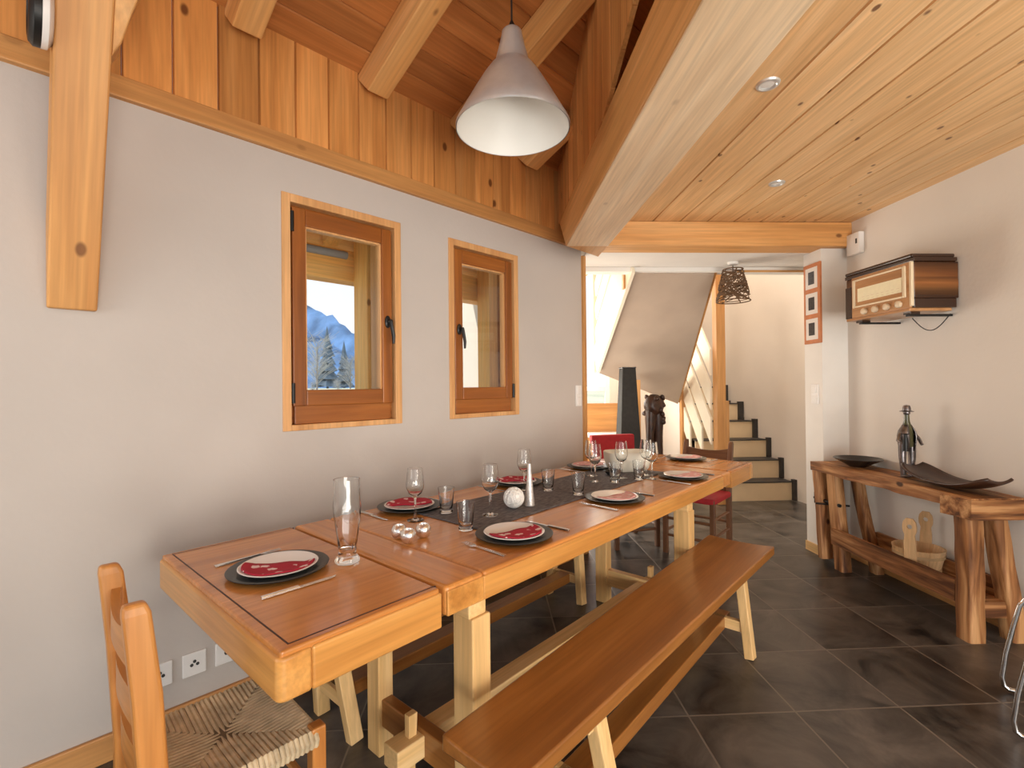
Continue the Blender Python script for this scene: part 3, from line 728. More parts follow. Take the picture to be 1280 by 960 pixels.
# ------------------------------------------------------------------ pendant lamp
t = thing('pendant_lamp', 'brushed metal cone pendant lamp hanging over the table', 'lamp', (0.107, 2.0, 2.350))
prof = [(0.232, 0.0), (0.233, 0.012), (0.205, 0.062), (0.160, 0.142), (0.118, 0.212), (0.090, 0.252), (0.074, 0.266), (0.070, 0.272), (0.064, 0.30), (0.052, 0.345), (0.044, 0.380), (0.041, 0.40), (0.034, 0.408), (0.0, 0.409)]
MB().lathe(prof, n=64).build('lamp_shade', M_alu, t, smooth=True)
inn = [(0.229, 0.0005), (0.202, 0.058), (0.157, 0.138), (0.114, 0.208), (0.086, 0.246), (0.068, 0.262), (0.0, 0.264)]
MB().lathe(inn, n=64).build('shade_lining', M_shade_in, t, smooth=True)
MB().lathe([(0, 0.40), (0.012, 0.40), (0.012, 0.43), (0.006, 0.445), (0, 0.446)], n=14).build('cord_grip', M_black_metal, t, smooth=True)
uu = -0.107 * SA + 2.0 * CA
MB().tube([(0, 0, 0.44), (0, 0, roof_z(uu) - 2.350)], 0.0038, n=8).build('cord', M_cord, t)

# ------------------------------------------------------------------ extending table
TR_ = ANG + math.radians(1.9)
TO = W(0.848, 1.072)
def TP(x, y, z=0.75):                       # a point on the table in its own axes
    c, s = math.cos(TR_), math.sin(TR_)
    return Vector((TO.x + x * c - y * s, TO.y + x * s + y * c, z))
def su2t(s, u):
    p = W(s, u) - TO; c, sn = math.cos(TR_), math.sin(TR_)
    return (p.x * c + p.y * sn, -p.x * sn + p.y * c)
tb = thing('dining_table', 'long wooden extending dining table set for eight on trestle legs', 'table', TO, TR_)
TW_ = 0.93; TLn = 2.345; ZT = 0.75
# main top: field boards with a cross-grain end piece
MB().box(0.150, TLn - 0.15, 0, TW_, ZT - 0.085, ZT).build('table_top', TOP['x'], tb, bevel=0.010, seg=3)
for a, b in ((0.0, 0.149), (TLn - 0.149, TLn)):
    MB().box(a, b, 0, TW_, ZT - 0.085, ZT).build('end_board', TOP['y'], tb, bevel=0.012, seg=3)
MB().box(0.145, TLn - 0.145, -0.004, 0.012, ZT - 0.083, ZT - 0.012).build('side_rail', TEDGE['x'], tb, bevel=0.004)
MB().box(0.004, 0.146, -0.004, 0.012, ZT - 0.083, ZT - 0.012).build('side_rail', TEDGE['y'], tb, bevel=0.004)
def leaf(a, b, near):
    # apron block with rounded outer corners, a top sheet and the dark inlay line
    th = 0.108
    e0, e1 = (a, a + 0.075) if near else (b - 0.075, b)
    m0, m1 = (a + 0.0745, b) if near else (a, b - 0.0745)
    m = MB()
    k_ = 0.020                                                    # rounded outer corners
    xo, xi = (e0, e1) if near else (e1, e0); sg_ = 1 if near else -1
    P_ = [(xi, 0.0)] + [(xo + sg_ * (k_ - k_ * math.sin(q * PI / 12)), k_ - k_ * math.cos(q * PI / 12)) for q in range(7)]
    P_ += [(xo + sg_ * (k_ - k_ * math.cos(q * PI / 12)), TW_ - k_ + k_ * math.sin(q * PI / 12)) for q in range(7)] + [(xi, TW_)]
    m.prism(P_, 'z', ZT - th, ZT - 0.012)
    m.build('leaf_end', TEDGE['y'], tb, bevel=0.008, seg=3, smooth=True)
    MB().box(m0, m1, 0.0, TW_, ZT - th, ZT - 0.012).build('leaf_frame', TEDGE['x'], tb, bevel=0.006, seg=3)
    MB().box(a + 0.008, b - 0.004, 0.006, TW_ - 0.006, ZT - 0.020, ZT).build('leaf_top', TOP['x'], tb, bevel=0.006, seg=3)
    m = MB(); i0, i1 = (a + 0.032, b - 0.001) if near else (a + 0.001, b - 0.032)
    w = 0.004; z0, z1 = ZT - 0.004, ZT + 0.0006
    m.box(i0, i1, 0.026, 0.026 + w, z0, z1); m.box(i0, i1, TW_ - 0.030, TW_ - 0.026, z0, z1)
    e = i0 if near else i1 - w
    m.box(e, e + w, 0.030, TW_ - 0.030, z0, z1)
    m.build('inlay_line', M_groove, tb)
leaf(-0.452, -0.012, True)
leaf(TLn + 0.012, TLn + 0.47, False)
# trestles
for x, yl, yr, ln in ((0.085, 0.465, -0.005, 0.075), (1.665, 0.500, 0.0, 0.085)):
    m = MB().box(x, x + 0.06, yl, yl + 0.075, 0, ZT - 0.125); m.build('leg', LEG['z'], tb, bevel=0.004)
    m = MB().box(x + 0.010, x + 0.085, yr, yr + 0.085, 0, ZT - 0.125); m.build('leg', LEG['z'], tb, bevel=0.004)
    MB().box(x + 0.005, x + 0.075, 0.004, TW_ - 0.05, ZT - 0.126, ZT - 0.084).build('bearer', LEG['y'], tb, bevel=0.004)
    MB().box(x + 0.012, x + 0.056, yr + 0.03, yl + 0.03, 0.105, 0.20).build('crossbar', BEN['y'] if x < 1 else LEG['y'], tb, bevel=0.004)
MB().box(-0.005, 1.78, 0.225, 0.300, 0.115, 0.185).build('stretcher', LEG['x'], tb, bevel=0.004)
for x in (0.056, 1.742):
    MB().hexa([(x, .250, .05), (x + .022, .250, .05), (x + .022, .274, .05), (x, .274, .05), (x, .250, .255), (x + .034, .250, .255), (x + .034, .274, .255), (x, .274, .255)]).build('wedge', LEG['z'], tb, bevel=0.002)
for y in (0.18, 0.72):
    MB().box(-0.40, 0.6, y, y + 0.045, ZT - 0.135, ZT - 0.109).build('leaf_runner', LEG['x'], tb, bevel=0.003)
    MB().box(TLn - 0.6, TLn + 0.42, y, y + 0.045, ZT - 0.135, ZT - 0.109).build('leaf_runner', LEG['x'], tb, bevel=0.003)

# ------------------------------------------------------------------ benches
def bench(label, loc, rot, w0=0.29, w1=0.29, foot=0.15, lg=0.70, st=0.80):
    t = thing('bench', label, 'bench', loc, rot, 'long wooden benches at the table')
    L2 = 1.045; wf = lambda x: w0 + (w1 - w0) * (x + L2) / (2 * L2); zt = 0.43; th = 0.045
    m = MB()
    nx, ny = 24, 8
    def top(i, j):
        x = -L2 + 2 * L2 * i; w = wf(x); y = -w / 2 + w * j
        return Vector((x, y, zt - 0.008 * (1 - (2 * j - 1) ** 2)))
    V = [[m.bm.verts.new(top(i / nx, j / ny)) for j in range(ny + 1)] for i in range(nx + 1)]
    B = [[m.bm.verts.new((-L2 + 2 * L2 * i / nx, wf(-L2 + 2 * L2 * i / nx) * (j / ny - 0.5), zt - th)) for j in range(ny + 1)] for i in range(nx + 1)]
    for i in range(nx):
        for j in range(ny):
            m.bm.faces.new((V[i][j], V[i + 1][j], V[i + 1][j + 1], V[i][j + 1])); m.bm.faces.new((B[i][j], B[i][j + 1], B[i + 1][j + 1], B[i + 1][j]))
    for i in range(nx):
        m.bm.faces.new((V[i][0], B[i][0], B[i + 1][0], V[i + 1][0])); m.bm.faces.new((V[i][ny], V[i + 1][ny], B[i + 1][ny], B[i][ny]))
    for j in range(ny):
        m.bm.faces.new((V[0][j], V[0][j + 1], B[0][j + 1], B[0][j])); m.bm.faces.new((V[nx][j], B[nx][j], B[nx][j + 1], V[nx][j + 1]))
    m.build('seat', BEN['x'], t, bevel=0.006, smooth=True)
    for sx in (-1, 1):
        for sy in (-1, 1):
            MB().bar((sx * (lg - 0.045), sy * foot, 0.0), (sx * lg, sy * (foot - 0.055), zt - th + 0.004), 0.042, 0.052, up=(1, 0, 0)).build('leg', LEG['z'], t, bevel=0.004)
        MB().bar((sx * (lg - .032), -foot + .02, 0.135), (sx * (lg - .032), foot - .02, 0.135), 0.030, 0.050).build('crossbar', LEG['y'], t, bevel=0.003)
        MB().box(sx * lg - 0.045, sx * lg + 0.045, -0.11, 0.11, zt - th - 0.03, zt - th).build('cleat', LEG['y'], t, bevel=0.003)
    MB().box(-st, st, -0.040, 0.040, 0.105, 0.160).build('stretcher', BEN['x'], t, bevel=0.004)
    return t
bench('wooden bench standing in front of the table on the open floor', W(1.815, 0.925), ANG + math.radians(3.2), 0.245, 0.345, 0.155, 0.68, 0.72)
bench('wooden bench tucked under the table on the window wall side', W(1.645, 1.835), TR_, 0.29, 0.29, 0.125, 0.79, 0.76)

# ------------------------------------------------------------------ chairs
def ladder_chair(label, loc, rot, wd, seat='rush', cat='chair', zs=0.44, H=0.90, bw=0.40, depth=0.37, lean=0.07):
    """origin below the seat centre, faces +x"""
    t = thing('ladder_back_chair', label, cat, loc, rot)
    xb, xf = -depth / 2, depth / 2
    for sy in (-1, 1):
        y = sy * (bw / 2 - 0.02)
        # back post: straight to the seat then leaning
        m = MB(); w = 0.036
        pts = [(xb, 0.0), (xb, zs), (xb - lean * .45, zs + (H - zs) * .55), (xb - lean, H - 0.03)]
        Lv = []
        for q, (x, z) in enumerate(pts):
            dw = w / 2 * (1.0 if q < 3 else 0.92); dx = 0.026 if q < 3 else 0.024
            Lv.append([m.bm.verts.new((x + a * dx, y + b * dw, z)) for a, b in ((-1, -1), (1, -1), (1, 1), (-1, 1))])
        m.bm.faces.new(Lv[0][::-1])
        for A_, B_ in zip(Lv, Lv[1:]):
            for k in range(4): m.bm.faces.new((A_[k], A_[(k + 1) % 4], B_[(k + 1) % 4], B_[k]))
        # rounded cap
        x, z = pts[-1]; cap = []
        c1 = [m.bm.verts.new((x - 0.004 + a * 0.019, y + b * 0.013, z + 0.022)) for a, b in ((-1, -1), (1, -1), (1, 1), (-1, 1))]
        for k in range(4): m.bm.faces.new((Lv[-1][k], Lv[-1][(k + 1) % 4], c1[(k + 1) % 4], c1[k]))
        m.bm.faces.new(c1)
        m.build('back_post', wd['z'], t, bevel=0.008, seg=3)
        MB().bar((xf, y, 0), (xf, y, zs + 0.012), 0.036, 0.036, up=(1, 0, 0)).build('leg', wd['z'], t, bevel=0.005)
    # curved slats
    for k, (zc, h) in enumerate(((H - 0.115, 0.10), (H - 0.255, 0.075), (H - 0.385, 0.075))):
        m = MB(); n = 12
        f = (zc - zs) / (H - zs); x0 = xb - lean * f * 0.95
        rows = []
        for i in range(n + 1):
            y = -(bw / 2 - 0.034) + (bw - 0.068) * i / n; a = 1 - (2 * i / n - 1) ** 2
            xx = x0 - 0.014 * a
            up = h / 2 - (0.022 * a if k == 0 else -0.010 * a); dn = -h / 2 + 0.014 * a
            rows.append([m.bm.verts.new((xx + dx, y, zc + dz)) for dx, dz in ((-0.009, dn), (0.009, dn), (0.009, up), (-0.009, up))])
        for A_, B_ in zip(rows, rows[1:]):
            for q in range(4): m.bm.faces.new((A_[q], A_[(q + 1) % 4], B_[(q + 1) % 4], B_[q]))
        m.bm.faces.new(rows[0][::-1]); m.bm.faces.new(rows[-1])
        m.build('back_slat', wd['y'], t, smooth=True, angle=50)
    # rungs
    y = bw / 2 - 0.02
    for zz in (0.14, 0.27):
        m = MB(); m.tube([(xf, -y, zz), (xf, y, zz)], 0.011, n=8); m.build('rung', wd['y'], t, smooth=True)
        for sy in (-1, 1):
            m = MB(); m.tube([(xb, sy * y, zz + 0.03), (xf, sy * y, zz + 0.03)], 0.011, n=8); m.build('rung', wd['x'], t, smooth=True)
    m = MB(); m.tube([(xb, -y, 0.22), (xb, y, 0.22)], 0.011, n=8); m.build('rung', wd['y'], t, smooth=True)
    # seat
    if seat == 'rush':
        hx0, hx1, hy = xb - 0.005, xf + 0.008, bw / 2 + 0.002
        bed = MB().box(hx0 + .012, hx1 - .012, -hy + .012, hy - .012, zs - 0.03, zs - 0.004).build('seat', M_rushbed, t, bevel=0.01, label='woven rush seat')
        m = MB(); n = 30; cx = (hx0 + hx1) / 2
        ridge = 0.060     # half length of the middle ridge along y is small: bottoms meet on the two diagonals
        def strand(a, b, c):
            m.tube([c, a, b], [0.0058, 0.0062, 0.0055], n=6)
        for i in range(n):
            f = (i + 0.5) / n * 2 - 1                      # -1..1
            jit = lambda: (random.random() - .5) * 0.002
            # front and back strands run along x until the diagonal
            yy = f * hy; xin = cx + (hx1 - cx) * abs(f); xin2 = cx - (cx - hx0) * abs(f)
            zc = zs + 0.004 - 0.014 * (1 - abs(f))
            for xo, xi in ((hx1, xin), (hx0, xin2)):
                if abs(xo - xi) > 0.012:
                    sg = 1 if xo > cx else -1
                    m.tube([(xo - sg * .004, yy, zs - 0.030), (xo + sg * .002, yy, zs - 0.012), (xo - sg * 0.012, yy + jit(), zs + 0.004), (xi, yy, zc)], 0.0062, n=6)
            xx = cx + f * (hx1 - hx0) / 2; yin = hy * abs(f)
            for sg in (-1, 1):
                if hy - yin > 0.012:
                    m.tube([(xx, sg * (hy - .004), zs - 0.030), (xx, sg * (hy + .002), zs - 0.012), (xx + jit(), sg * (hy - 0.012), zs + 0.004), (xx, sg * yin, zc)], 0.0062, n=6)
        m.build('rush_weave', M_rush, bed, smooth=True)
    else:
        MB().box(xb + 0.0, xf + 0.02, -bw / 2, bw / 2, zs - 0.025, zs + 0.02).build('seat', M_red, t, bevel=0.015, seg=3, label='red seat')
        if seat == 'red_back':
            MB().hexa([(xb - .030, -bw / 2 + .004, zs + .10), (xb + .006, -bw / 2 + .004, zs + .10), (xb + .006, bw / 2 - .004, zs + .10), (xb - .030, bw / 2 - .004, zs + .10),
                       (xb - .094, -bw / 2 - .006, H + .006), (xb - .032, -bw / 2 - .006, H + .006), (xb - .032, bw / 2 + .006, H + .006), (xb - .094, bw / 2 + .006, H + .006)]).build('back_cover', M_red, t, bevel=0.012, seg=3, label='red back cover')
    return t
ladder_chair('light wooden ladder-back chair with woven rush seat at the near table end', W(0.385, 1.385), ANG, CHR, bw=0.36, depth=0.335, H=0.885, lean=0.03)
ladder_chair('dark wooden ladder-back chair with red seat at the far table end', W(3.78, 1.62), ANG + PI + 0.05, DKC, seat='red', H=0.85)
ladder_chair('chair with red covered back in the passage beside the far table corner', W(3.62, 2.16), ANG - PI / 2 - 0.55, DKC, seat='red_back', H=0.86)

# ------------------------------------------------------------------ table linen and settings
x0, y0 = su2t(1.27, 1.38); 
m = MB()
def rn(i, j):
    x = 1.62 * i; y = 0.40 * j
    return Vector((x, y, 0.0025 + 0.0012 * mnoise.noise(Vector((x * 9, y * 14, 0)))))
m.grid(rn, 60, 16)
rr = m.build('table_runner', M_runner, smooth=True, solid=0.002, loc=TP(0.43, 0.30, ZT), rot=TR_)
tag(rr, 'dark grey woven runner lying along the middle of the table', 'runner')
RUN = lambda x, y: 0.43 < x < 2.05 and 0.30 < y < 0.70

def seg_poly(r, chord, n=20):
    a0 = math.acos(chord / r); pts = []
    for i in range(n + 1):
        a = -a0 + 2 * a0 * i / n; pts.append((r * math.cos(a), r * math.sin(a)))
    return pts
ch = MB().lathe([(0, 0), (0.092, 0), (0.110, 0.003), (0.142, 0.0125), (0.143, 0.0145), (0.140, 0.0155), (0.108, 0.0075), (0, 0.006)], n=56)
ch0 = ch.build('charger_plate', M_charger, smooth=True)
pl = MB().lathe([(0, 0), (0.062, 0), (0.072, 0.002), (0.110, 0.0125), (0.112, 0.0145), (0.109, 0.016), (0.073, 0.0065), (0, 0.0055)], n=56)
pl0 = pl.build('dinner_plate', M_porc, smooth=True)
def napmesh(mat):
    m = MB()
    # folded half-disc following the dished plate
    def zz(r): return 0.0072 if r < 0.072 else 0.0072 + (r - 0.072) * 0.235
    pts = seg_poly(0.101, -0.014, 26); n = len(pts)
    K = 6; rows = []
    for j in range(K + 1):
        f = j / K; row = []
        for (x, y) in pts:
            xx = -0.014 + (x + 0.014) * f; yy = y * (0.985 + 0.015 * f)
            row.append(m.bm.verts.new((xx, yy, zz(math.hypot(xx, yy)) + 0.003 + 0.0015 * math.sin(yy * 60))))
        rows.append(row)
    for a, b in zip(rows, rows[1:]):
        for k in range(n - 1): m.bm.faces.new((a[k], a[k + 1], b[k + 1], b[k]))
    bmesh.ops.remove_doubles(m.bm, verts=m.bm.verts[:], dist=0.0002)
    return m.build('napkin', mat, smooth=True, solid=0.004)
na0 = napmesh(M_nap); na1 = napmesh(M_nap2)
def knife_mesh():
    m = MB()
    m.hexa([(-0.10, -.006, .0005), (0.0, -.007, .0005), (0.0, .007, .0005), (-0.10, .006, .0005), (-0.10, -.005, .008), (0.0, -.006, .007), (0.0, .006, .007), (-0.10, .005, .008)])
    m.prism([(0.0, -.008), (0.09, -.009), (0.108, -.002), (0.112, .004), (0.0, .006)], 'z', .001, .0035)
    return m.build('knife', M_steel, bevel=0.0012)
def fork_mesh():
    m = MB()
    m.hexa([(-0.10, -.007, .0005), (0.035, -.003, .004), (0.035, .003, .004), (-0.10, .007, .0005), (-0.10, -.006, .0045), (0.035, -.0025, .0075), (0.035, .0025, .0075), (-0.10, .006, .0045)])
    m.hexa([(0.035, -.003, .004), (0.055, -.012, .003), (0.055, .012, .003), (0.035, .003, .004), (0.035, -.003, .0065), (0.055, -.012, .0055), (0.055, .012, .0055), (0.035, .003, .0065)])
    for y in (-.010, -.0033, .0033, .010):
        m.hexa([(0.055, y - .0018, .003), (0.10, y - .0012, .006), (0.10, y + .0012, .006), (0.055, y + .0018, .003), (0.055, y - .0018, .0055), (0.10, y - .0012, .0075), (0.10, y + .0012, .0075), (0.055, y + .0018, .0055)])
    return m.build('fork', M_steel)
kn0 = knife_mesh(); fk0 = fork_mesh()
first = set()
def place(o0, label, cat, group, loc, rot):
    if o0.name not in first: first.add(o0.name); o = o0
    else:
        o = o0.copy(); COL.objects.link(o)
    o.location = loc; o.rotation_euler = (0, 0, rot); return tag(o, label, cat, group)
# (s, u, where, facing direction of the diner's side in table axes, red?, napkin turn)
SET = [(0.585, 1.545, 'at the near end of the table', PI, True, -2.2),
       (1.305, 1.245, 'on the bench side nearest the camera', -PI / 2, True, -1.75),
       (1.285, 1.880, 'on the window side nearest the camera', PI / 2, True, 0.9),
       (2.050, 1.285, 'at the middle of the bench side', -PI / 2, False, -1.75),
       (2.800, 1.285, 'on the bench side farthest away', -PI / 2, False, -1.75),
       (2.010, 1.895, 'at the middle of the window side', PI / 2, True, 0.9),
       (2.720, 1.905, 'on the window side farthest away', PI / 2, False, 0.6),
       (3.500, 1.580, 'at the far end of the table', 0.0, False, -1.8)]
for (s, u, wh, fc, red, nt) in SET:
    x, y = su2t(s, u)
    zb = ZT + (0.0045 if RUN(x, y) or RUN(x - .1, y) or RUN(x, y + .1) or RUN(x, y - .1) else 0.0008)
    place(ch0, 'black charger plate ' + wh, 'plate', 'black charger plates', TP(x, y, zb), TR_)
    place(pl0, 'white dinner plate on its charger ' + wh, 'plate', 'white dinner plates', TP(x, y, zb + 0.0066), TR_)
    if red: place(na0, 'red patterned napkin on the plate ' + wh, 'napkin', 'folded napkins', TP(x, y, zb + 0.0066), ANG + nt)
    else: place(na1, 'pale pink napkin on the plate ' + wh, 'napkin', 'folded napkins', TP(x, y, zb + 0.0066), ANG + nt)
    # diner sits towards fc; knife on the diner's right
    dx, dy = math.cos(fc), math.sin(fc)
    rx, ry = -dy, dx                       # right hand of a diner looking inwards
    for o0, nm, sgn in ((kn0, 'steel knife', 1), (fk0, 'steel fork', -1)):
        px, py = x + rx * 0.178 * sgn + dx * 0.02, y + ry * 0.178 * sgn + dy * 0.02
        zz = ZT + (0.0055 if RUN(px, py) or RUN(px - dx * .1, py - dy * .1) else 0.0008)
        place(o0, '%s beside the black charger %s' % (nm, wh), nm.split()[1], nm.split()[1] + ' at each place', TP(px, py, zz), TR_ + fc + PI)

# glasses ---------------------------------------------------------------
def wine_mesh(h=0.215):
    k = h / 0.215
    out = [(0, 0), (0.034, 0), (0.035, 0.002), (0.012, 0.006), (0.005, 0.012), (0.0042, 0.05), (0.0045, 0.088), (0.010, 0.098), (0.027, 0.112), (0.0365, 0.135), (0.0375, 0.152), (0.034, 0.185), (0.0305, 0.215)]
    inn = [(0.0292, 0.2145), (0.0328, 0.185), (0.0362, 0.152), (0.0352, 0.136), (0.026, 0.1145), (0.010, 0.103), (0, 0.101)]
    return MB().lathe([(r, z * k) for r, z in out + inn], n=32).build('wine_glass', M_glass, smooth=True)
def tumbler_mesh():
    n = 10; m = MB()
    out = [(0, 0), (0.025, 0), (0.028, 0.003), (0.0285, 0.012), (0.026, 0.020), (0.029, 0.032), (0.035, 0.092), (0.0362, 0.108)]
    inn = [(0.0345, 0.1075), (0.033, 0.09), (0.026, 0.030), (0.020, 0.018), (0, 0.016)]
    return MB().lathe(out + inn, n=24).build('tumbler', M_glass, smooth=True)
def beer_mesh():
    out = [(0, 0), (0.035, 0), (0.038, 0.003), (0.038, 0.012), (0.030, 0.022), (0.027, 0.034), (0.031, 0.075), (0.040, 0.14), (0.0435, 0.175), (0.0405, 0.20), (0.0405, 0.262)]
    inn = [(0.0380, 0.2615), (0.0380, 0.20), (0.0408, 0.175), (0.0372, 0.14), (0.0280, 0.076), (0.020, 0.044), (0, 0.040)]
    m = MB().lathe(out + inn, n=32)
    for v in m.bm.verts:              # moulded flutes round the lower half
        r = math.hypot(v.co.x, v.co.y)
        if 0.03 < v.co.z < 0.16 and r > 0.02:
            a = math.atan2(v.co.y, v.co.x); f = 1 + 0.05 * math.cos(8 * a); v.co.x *= f; v.co.y *= f
    return m.build('beer_glass', M_glass, smooth=True)
wg = wine_mesh(); tg = tumbler_mesh()
bg = beer_mesh(); x, y = su2t(0.760, 1.455); bg.location = TP(x, y, ZT + .0006); tag(bg, 'tall fluted beer glass on the near table leaf', 'glass')
for s, u, lb in ((1.19, 1.700, 'wine glass behind the three silver candles'), (1.444, 1.516, 'wine glass on the runner left of the white ball'),
                 (1.90, 1.735, 'wine glass behind the silver cone vase'), (2.342, 1.594, 'wine glass left of the red chair back, nearest of the far group'),
                 (2.47, 1.71, 'wine glass just left of the cream basket'), (2.700, 1.470, 'tall wine glass in front of the dark carving'),
                 (2.640, 1.400, 'wine glass rightmost of the far group, near the far bench-side plate'), (2.52, 1.53, 'wine glass in the far group in front of the cream basket')):
    x, y = su2t(s, u); place(wg, lb, 'glass', 'wine glasses', TP(x, y, ZT + (0.0048 if RUN(x, y) else .0006)), TR_)
for s, u, lb in ((1.240, 1.440, 'water tumbler left of the nearest bench-side plate'), (1.345, 1.690, 'water tumbler beside the candles and first window-side plate'),
                 (1.985, 1.645, 'water tumbler right of the silver cone vase'), (2.010, 1.470, 'water tumbler left of the middle bench-side plate'),
                 (2.56, 1.44, 'water tumbler at the foot of the far wine glasses'), (2.40, 1.50, 'water tumbler in front of the small dark bowl')):
    x, y = su2t(s, u); place(tg, lb, 'glass', 'water tumblers', TP(x, y, ZT + (0.0048 if RUN(x, y) else .0006)), TR_)
# candles
def candle_mesh():
    m = MB(); m.lathe([(0, 0), (0.012, 0), (0.022, 0.007), (0.028, 0.022), (0.027, 0.036), (0.020, 0.047), (0.016, 0.049), (0.015, 0.046), (0.013, 0.030), (0, 0.028)], n=24)
    return m.build('candle_holder', M_silver, smooth=True)
cd = candle_mesh()
for s, u, lb in ((1.006, 1.540, 'silver ball candle holder, leftmost of the three'), (0.998, 1.470, 'silver ball candle holder, front one of the three'), (1.075, 1.487, 'silver ball candle holder, rightmost of the three')):
    x, y = su2t(s, u); place(cd, lb, 'candle holder', 'silver candle holders', TP(x, y, ZT + .0006), TR_)
# white rattan ball
m = MB(); random.seed(5)
m.ball((0, 0, 0.047), 0.042, 3)
for k in range(26):
    ax = Vector((random.uniform(-1, 1), random.uniform(-1, 1), random.uniform(-1, 1))).normalized(); a = ax.orthogonal().normalized(); b = ax.cross(a)
    R_ = 0.0445; off = random.uniform(-.3, .3) * R_; rr_ = math.sqrt(R_ * R_ - off * off)
    m.tube([Vector((0, 0, 0.047)) + ax * off + (a * math.cos(q * PI / 10) + b * math.sin(q * PI / 10)) * rr_ for q in range(20)], 0.0026, n=5, closed=True)
o = m.build('rattan_ball', M_whiteball, smooth=True); x, y = su2t(1.590, 1.517); o.location = TP(x, y, ZT + 0.0065); tag(o, 'white rattan ball standing on the grey runner', 'ornament')
m = MB(); pr = [(0, 0), (0.023, 0)]
for k in range(26):
    z = 0.004 + k * 0.0072; r = 0.0235 - 0.0150 * (k / 25) ** 0.9
    pr += [(r, z), (r - 0.0012, z + 0.0045)]
pr += [(0.008, 0.192), (0.0065, 0.192), (0.006, 0.15), (0, 0.15)]
m.lathe(pr, n=24); o = m.build('cone_vase', M_vase, smooth=True); x, y = su2t(1.679, 1.502); o.location = TP(x, y, ZT + 0.0048); tag(o, 'slim silver cone vase standing on the grey runner', 'vase')
# cream ribbed basket and small dark bowl
m = MB(); n = 72; ro = []
for (r, z) in ((0.085, 0), (0.10, 0.02), (0.112, 0.07), (0.115, 0.118), (0.112, 0.122), (0.106, 0.118), (0.10, 0.07), (0.085, 0.02)):
    ring = []
    for k in range(n):
        a = 2 * PI * k / n; e = 4.0
        q = (abs(math.cos(a)) ** e + abs(math.sin(a)) ** e) ** (-1 / e)
        rb = 1 + (0.015 if k % 3 == 0 else 0) * (1 if z > 0.01 else 0)
        ring.append(m.bm.verts.new((1.25 * r * q * rb * math.cos(a), 0.9 * r * q * rb * math.sin(a), z)))
    ro.append(ring)
for a, b in zip(ro, ro[1:]):
    for k in range(n): m.bm.faces.new((a[k], a[(k + 1) % n], b[(k + 1) % n], b[k]))
m.bm.faces.new(ro[0][::-1]); m.bm.faces.new(ro[-1])
o = m.build('bread_basket', M_cream_ware, smooth=True); x, y = su2t(2.800, 1.655); o.location = TP(x, y, ZT + 0.0048); o.rotation_euler = (0, 0, 0.1)
tag(o, 'cream ribbed square basket at the far end of the runner', 'basket')
o = MB().lathe([(0, 0), (0.022, 0), (0.026, 0.003), (0.045, 0.022), (0.046, 0.024), (0.043, 0.024), (0.024, 0.006), (0, 0.005)], n=28).build('small_bowl', M_bowl, smooth=True)
x, y = su2t(2.59, 1.645); o.location = TP(x, y, ZT + 0.0048); tag(o, 'small dark bowl on the runner in front of the cream basket', 'bowl')

# ------------------------------------------------------------------ old workbench console
CX, CY, CR = 2.365, 2.315, math.radians(-0.8)
wb = thing('workbench_console', 'rustic old workbench used as console along the right wall', 'console table', (CX, CY, 0), CR)
WH, WL, WD = 0.722, 1.235, 0.285
def rough_slab(m, x0, x1, y0, y1, z0, z1, nx=4, ny=24, amp=0.006, seed=0):
    V = {}
    def key(i, j, k):
        q = (i, j, k)
        if q not in V:
            x = x0 + (x1 - x0) * i / nx; y = y0 + (y1 - y0) * j / ny; z = (z0, (z0 + z1) / 2, z1)[k]
            nn = mnoise.noise_vector(Vector((x * 9 + seed, y * 9, z * 9)))
            V[q] = m.bm.verts.new((x + nn.x * amp * 1.2, y + nn.y * amp, z + nn.z * amp * (0.5 if k == 2 else 1.5)))
        return V[q]
    def f(*q): m.bm.faces.new([key(*a) for a in q])
    for i in range(nx):
        for j in range(ny):
            f((i, j, 2), (i + 1, j, 2), (i + 1, j + 1, 2), (i, j + 1, 2)); f((i, j, 0), (i, j + 1, 0), (i + 1, j + 1, 0), (i + 1, j, 0))
    for k in range(2):
        for j in range(ny):
            f((0, j, k), (0, j, k + 1), (0, j + 1, k + 1), (0, j + 1, k)); f((nx, j, k), (nx, j + 1, k), (nx, j + 1, k + 1), (nx, j, k + 1))
        for i in range(nx):
            f((i, 0, k), (i + 1, 0, k), (i + 1, 0, k + 1), (i, 0, k + 1)); f((i, ny, k), (i, ny, k + 1), (i + 1, ny, k + 1), (i + 1, ny, k))
m = MB(); rough_slab(m, 0, WD, 0, WL, WH - 0.065, WH); m.build('bench_top', OLD['y'], wb, smooth=True, angle=50)
m = MB(); rough_slab(m, -0.012, WD + 0.01, -0.012, 0.155, WH - 0.105, WH - 0.006, nx=6, ny=4, amp=0.004, seed=4); m.build('end_block', OLD['x'], wb, smooth=True, angle=50)
def rough_leg(a, b, w, d, nm='leg'):
    m = MB(); A_ = Vector(a); B_ = Vector(b); n = 10; rings = []
    for i in range(n + 1):
        c = A_.lerp(B_, i / n); nn = mnoise.noise_vector(c * 7) * 0.006
        rings.append([m.bm.verts.new((c.x + dx * w / 2 + nn.x, c.y + dy * d / 2 + nn.y, c.z)) for dx, dy in ((-1, -.8), (-.8, -1), (.8, -1), (1, -.8), (1, .8), (.8, 1), (-.8, 1), (-1, .8))])
    for p, q in zip(rings, rings[1:]):
        for k in range(8): m.bm.faces.new((p[k], p[(k + 1) % 8], q[(k + 1) % 8], q[k]))
    m.bm.faces.new(rings[0][::-1]); m.bm.faces.new(rings[-1])
    return m.build(nm, OLD['z'], wb, smooth=True, angle=50)
zl = WH - 0.06
rough_leg((0.050, 0.060, 0), (0.050, 0.060, WH - 0.10), 0.088, 0.085)
